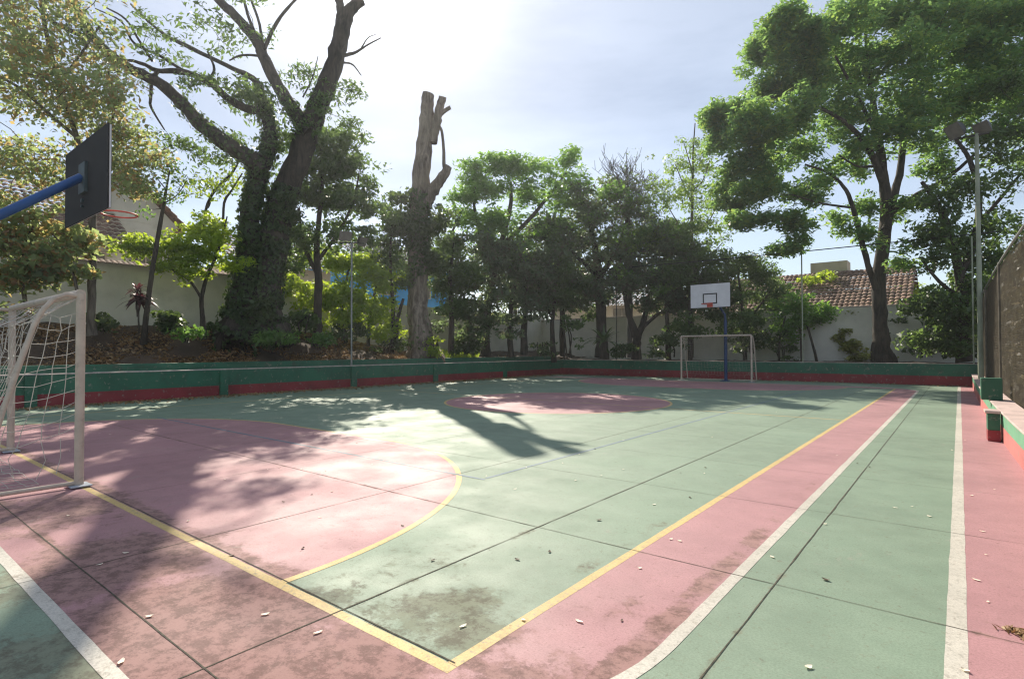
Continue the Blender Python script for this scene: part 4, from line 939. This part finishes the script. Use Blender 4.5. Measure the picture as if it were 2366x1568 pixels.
# the dry hedge pressed against the mesh fence
T = Plant('dry_hedge', (xr(14)+.7, 14, .3), 'dry brown hedge growing against the back of the mesh fence', 'hedge', None, 'bark_mid', 'leaf_hedge')
for y in np.arange(2.3, 27.3, .42):
    x0 = xr(y)+.66+random.uniform(-.15,.25)
    T.limb_w([(x0, y, .0), (x0+random.uniform(-.1,.1), y+random.uniform(-.15,.15), 1.4), (x0+random.uniform(-.2,.2), y+random.uniform(-.3,.3), 3.0)], [.035,.022,.008], 5, .08, 3, node=False)
yy = RNG.uniform(2.1, 27.4, 2500); C = np.stack([np.array([xr(q) for q in yy])+.40+RNG.uniform(0,1,2500)**1.5*.75, yy, RNG.uniform(.15, 3.25, 2500)], 1)
V = leaves_at(C, .12, 9, .14, .15, .5); V[:,:,0] = np.maximum(V[:,:,0], V[:,:,0]*0+np.array([xr(q) for q in V[:,0,1]])[:,None]+.315)
T.extra['crown'] = [M['leaf_hedge'], [V]]
T.finish()
# grass tuft and leaf litter
def scatter_quads(n, xf, L, narrow, up, zf):
    C = np.array([xf() for _ in range(n)]); C[:,2] = zf(C[:,0], C[:,1])+.012
    return leaves_at(C, .0, 1, L, up, narrow)
V = []
def grass_patch(px, py, rx, ry, D, n):
    for _ in range(n):
        a, r_ = random.uniform(0, 2*math.pi), math.sqrt(random.random())
        p = at_x(px+rx*r_*math.cos(a), py, -18.7-2.4*random.random()); y = p[1]; x = p[0]; z = float(bank_z(np.array(x), np.array(y)))
        h = random.uniform(.12,.34); t = RNG.normal(0,.10,3); t[2] = 0; s = unit(np.array([random.gauss(0,1), random.gauss(0,1), 0]))*.012
        b0 = np.array([x,y,z]); V.append([b0-s, b0+s, b0+t*.5+s*.7+np.array([0,0,h*.6]), b0+t+np.array([0,0,h])])
grass_patch(1055, 815, 50, 10, 26, 2600)
grass_patch(1015, 805, 24, 10, 26, 700)
tag(quads_object('grass', np.array(V), M['grass']), 'bright sunlit grass tuft growing right of the dead trunk', 'grass', kind='stuff')
V1 = scatter_quads(15000, lambda: (random.uniform(-22.4,-18.66), random.uniform(1.5,20.5), 0), .13, .5, .9, bank_z)
V2 = scatter_quads(2600, lambda: (-18.68-abs(random.gauss(0,.45)), random.uniform(1.5,26.5), 0), .14, .5, .9, bank_z)
tag(quads_object('leaf_litter', np.concatenate([V1,V2]), M['leaf_dry']), 'brown dead leaves covering the bank above the green wall', 'leaf litter', kind='stuff')
z0 = lambda x, y: x*0+.012
V = scatter_quads(3400, lambda: (XL+.02+abs(random.gauss(0,.45)), random.uniform(3,26.5), 0), .08, .5, 1.4, z0)
V2 = scatter_quads(500, lambda: (random.uniform(-17.8,.2), YB-.02-abs(random.gauss(0,.3)), 0), .085, .5, 1.4, z0)
tag(quads_object('wall_foot_litter', np.concatenate([V,V2]), M['leaf_dry']), 'thin drift of dry leaves along the foot of the green walls', 'leaf litter', kind='stuff')
# single leaves lying about the court
def leaf_mesh(name, L, wd, curl, m, seed):
    rs = random.Random(seed); v = []; K = 6
    for k in range(K+1):
        u = k/K; w_ = wd*math.sin(math.pi*min(.98,.05+.93*u))**.8*.5; z = curl*(4*(u-.5)**2)*L
        v += [(L*(u-.5), -w_*(1+.15*rs.uniform(-1,1)), z+curl*L*.5), (L*(u-.5), 0, z), (L*(u-.5), w_*(1+.15*rs.uniform(-1,1)), z+curl*L*.4)]
    f = []
    for k in range(K):
        a = k*3; f += [(a,a+3,a+4,a+1),(a+1,a+4,a+5,a+2)]
    me = bpy.data.meshes.new(name); me.from_pydata(v, [], f); me.materials.append(m); me.update()
    me.polygons.foreach_set('use_smooth', [True]*len(f)); return me
LM = {'pale': [leaf_mesh('fallen_leaf', .042, .026, .10, M['leaf_pale'], 1), leaf_mesh('fallen_leaf', .034, .024, .16, M['leaf_pale'], 2), leaf_mesh('fallen_leaf', .048, .022, .08, M['leaf_pale'], 3)],
      'dark': [leaf_mesh('fallen_leaf', .045, .030, .12, M['leaf_darkdry'], 4), leaf_mesh('fallen_leaf', .036, .026, .15, M['leaf_darkdry'], 5)]}
def put_leaf(kind, x, y, s=1.0):
    o = bpy.data.objects.new('fallen_leaf', random.choice(LM[kind])); COL.objects.link(o)
    o.location = (x, y, .0045); o.rotation_euler = (random.uniform(-.06,.06), random.uniform(-.06,.06), random.uniform(0,6.28)); o.scale = (s,s,s)
    if kind == 'pale': tag(o, 'small pale dry leaf lying on the painted court', 'leaf', 'pale leaves scattered on the court')
    else: tag(o, 'small dark curled leaf lying on the painted court', 'leaf', 'dark leaves scattered on the court')
for (px, py, k, s) in ((1338,1436,'pale',1.2),(1478,1313,'pale',1),(1550,1246,'pale',1.1),(1570,1250,'pale',1),(1868,1542,'pale',1.3),(2147,1193,'pale',1.1),(1906,1211,'pale',1),(1784,1287,'pale',1),(1511,1166,'pale',1),
    (1384,1202,'dark',1.2),(1195,1293,'dark',1),(1270,1275,'dark',.9),(1908,1340,'dark',1.2),(655,1160,'dark',1),(700,1267,'dark',1),(535,1284,'dark',1),(613,1420,'pale',1.2),(735,1462,'pale',1.2),(280,1530,'pale',1.4),(345,1425,'pale',1.3),(230,1305,'pale',1),(290,1278,'pale',1),(158,1192,'pale',1),
    (645,1080,'pale',.9),(555,1065,'pale',.9),(520,1108,'pale',.8),(752,1088,'pale',.8),(1300,1070,'pale',.9),(1190,1130,'pale',.9),(1330,1110,'pale',.9),(1440,1085,'pale',.9),(1645,1010,'pale',1),(1000,1295,'dark',1),(930,1215,'dark',.9),(1630,1080,'dark',.9),(2245,1145,'pale',1),(2255,1340,'pale',1.1),(2270,1228,'pale',1),(2200,1040,'pale',1),(2230,1550,'pale',1.2),(1070,1447,'pale',1.1)):
    g = on_ground(px, py); put_leaf(k, g[0], g[1], s*.85)
n = 0
while n < 200:
    x, y = random.uniform(-16, .35), 1.3+25.4*random.random()**1.1
    put_leaf('pale' if random.random() < .72 else 'dark', x, y, random.uniform(.45, .9)); n += 1
g = on_ground(2345, 1462)
V = leaves_at(np.array([[g[0]+random.gauss(0,.03), g[1]+random.gauss(0,.025), .012] for _ in range(40)]), .0, 1, .05, .9, .22)
tag(quads_object('dry_sprig', V, M['leaf_dry']), 'brown dry sprig of needles on the pink strip at the right edge', 'sprig')

hz = NT('thin haze'); hz.t.nodes.remove(hz.out) if False else None
hz.t.links.new(hz.n('ShaderNodeVolumePrincipled', None, Color=(.86,.90,.95,1), Density=HAZE, Anisotropy=.55).outputs[0], hz.out.inputs['Volume'])
b = MB(); b.box(-45, 12, -15, 50, -1.4, 24)  # scattering volume added to lift dark shadows and glow towards the sun
tag(b.build('haze', hz.m), 'added thin haze volume that lifts the shadows over the court', 'haze', kind='stuff')
# ------------------------------------------------------------------ sky, sun, camera
w = bpy.data.worlds.new('World'); SC.world = w; w.use_nodes = True
nt = w.node_tree; nt.nodes.clear()
sky = nt.nodes.new('ShaderNodeTexSky'); sky.sky_type = 'NISHITA'; sky.sun_disc = False
sky.sun_elevation = math.asin(SUN[2]); sky.sun_rotation = math.atan2(SUN[0], SUN[1])
sky.air_density = 1.0; sky.dust_density = .7; sky.ozone_density = 1.5; sky.altitude = 700
tc = nt.nodes.new('ShaderNodeTexCoord')
nrm = nt.nodes.new('ShaderNodeVectorMath'); nrm.operation = 'NORMALIZE'; nt.links.new(tc.outputs['Generated'], nrm.inputs[0])
def wm(op, a, b=0.0, clamp=False):
    m = nt.nodes.new('ShaderNodeMath'); m.operation = op; m.use_clamp = clamp
    for i, v in enumerate((a, b)):
        if isinstance(v, bpy.types.NodeSocket): nt.links.new(v, m.inputs[i])
        else: m.inputs[i].default_value = v
    return m.outputs[0]
dot = nt.nodes.new('ShaderNodeVectorMath'); dot.operation = 'DOT_PRODUCT'; nt.links.new(nrm.outputs[0], dot.inputs[0]); dot.inputs[1].default_value = tuple(SUN)
dp = wm('MAXIMUM', dot.outputs['Value'], 0.0)
glow = wm('ADD', wm('MULTIPLY', wm('POWER', dp, 130.0), 13.0), wm('MULTIPLY', wm('POWER', dp, 16.0), .5))   # sunlight scattered by thin high cloud
mp = nt.nodes.new('ShaderNodeMapping'); mp.inputs['Scale'].default_value = (1.0,1.0,4.0); nt.links.new(nrm.outputs[0], mp.inputs[0])
ns = nt.nodes.new('ShaderNodeTexNoise'); nt.links.new(mp.outputs[0], ns.inputs['Vector']); ns.inputs['Scale'].default_value = 1.6; ns.inputs['Detail'].default_value = 7.0; ns.inputs['Roughness'].default_value = .55
mr = nt.nodes.new('ShaderNodeMapRange'); mr.inputs['From Min'].default_value = .40; mr.inputs['From Max'].default_value = .58; nt.links.new(ns.outputs[0], mr.inputs['Value'])
mr.inputs['To Min'].default_value = .55; mr.inputs['To Max'].default_value = 1.0
cl = wm('MULTIPLY', mr.outputs[0], 4.5)
tot = wm('ADD', glow, cl)
comb = nt.nodes.new('ShaderNodeCombineXYZ')
for i, k in enumerate((.95, .99, 1.04)): nt.links.new(wm('MULTIPLY', tot, k), comb.inputs[i])
add = nt.nodes.new('ShaderNodeVectorMath'); add.operation = 'ADD'
nt.links.new(sky.outputs[0], add.inputs[0]); nt.links.new(comb.outputs[0], add.inputs[1])
bg = nt.nodes.new('ShaderNodeBackground'); nt.links.new(add.outputs[0], bg.inputs[0]); bg.inputs[1].default_value = .047
wo = nt.nodes.new('ShaderNodeOutputWorld'); nt.links.new(bg.outputs[0], wo.inputs[0])
ld = bpy.data.lights.new('sun', 'SUN'); ld.energy = 3.85; ld.angle = math.radians(.53); ld.color = (1.0,.91,.77)
lo = bpy.data.objects.new('sun', ld); COL.objects.link(lo)
lo.rotation_euler = Vector((float(SUN[0]), float(SUN[1]), float(SUN[2]))).to_track_quat('Z', 'Y').to_euler(); lo.location = (-15, 12, 30)
cd = bpy.data.cameras.new('camera'); cd.sensor_width = 36; cd.sensor_fit = 'HORIZONTAL'; cd.lens = FPX/W0*36; cd.clip_end = 3000; cd.clip_start = .05
co = bpy.data.objects.new('camera', cd); COL.objects.link(co); SC.camera = co
mt = Matrix.Identity(4)
for i in range(3):
    mt[i][0], mt[i][1], mt[i][2], mt[i][3] = RIGHT[i], UP[i], -F0[i], EYE[i]
co.matrix_world = mt
SC.view_settings.view_transform = 'Standard'; SC.view_settings.look = 'None'; SC.view_settings.gamma = 1.0; SC.view_settings.exposure = .84
SC.cycles.use_denoising = True; SC.cycles.denoiser = 'OPENIMAGEDENOISE'; SC.cycles.denoising_prefilter = 'ACCURATE'; SC.cycles.filter_width = 1.2; SC.cycles.max_bounces = 6; SC.cycles.diffuse_bounces = 3; SC.cycles.transmission_bounces = 4
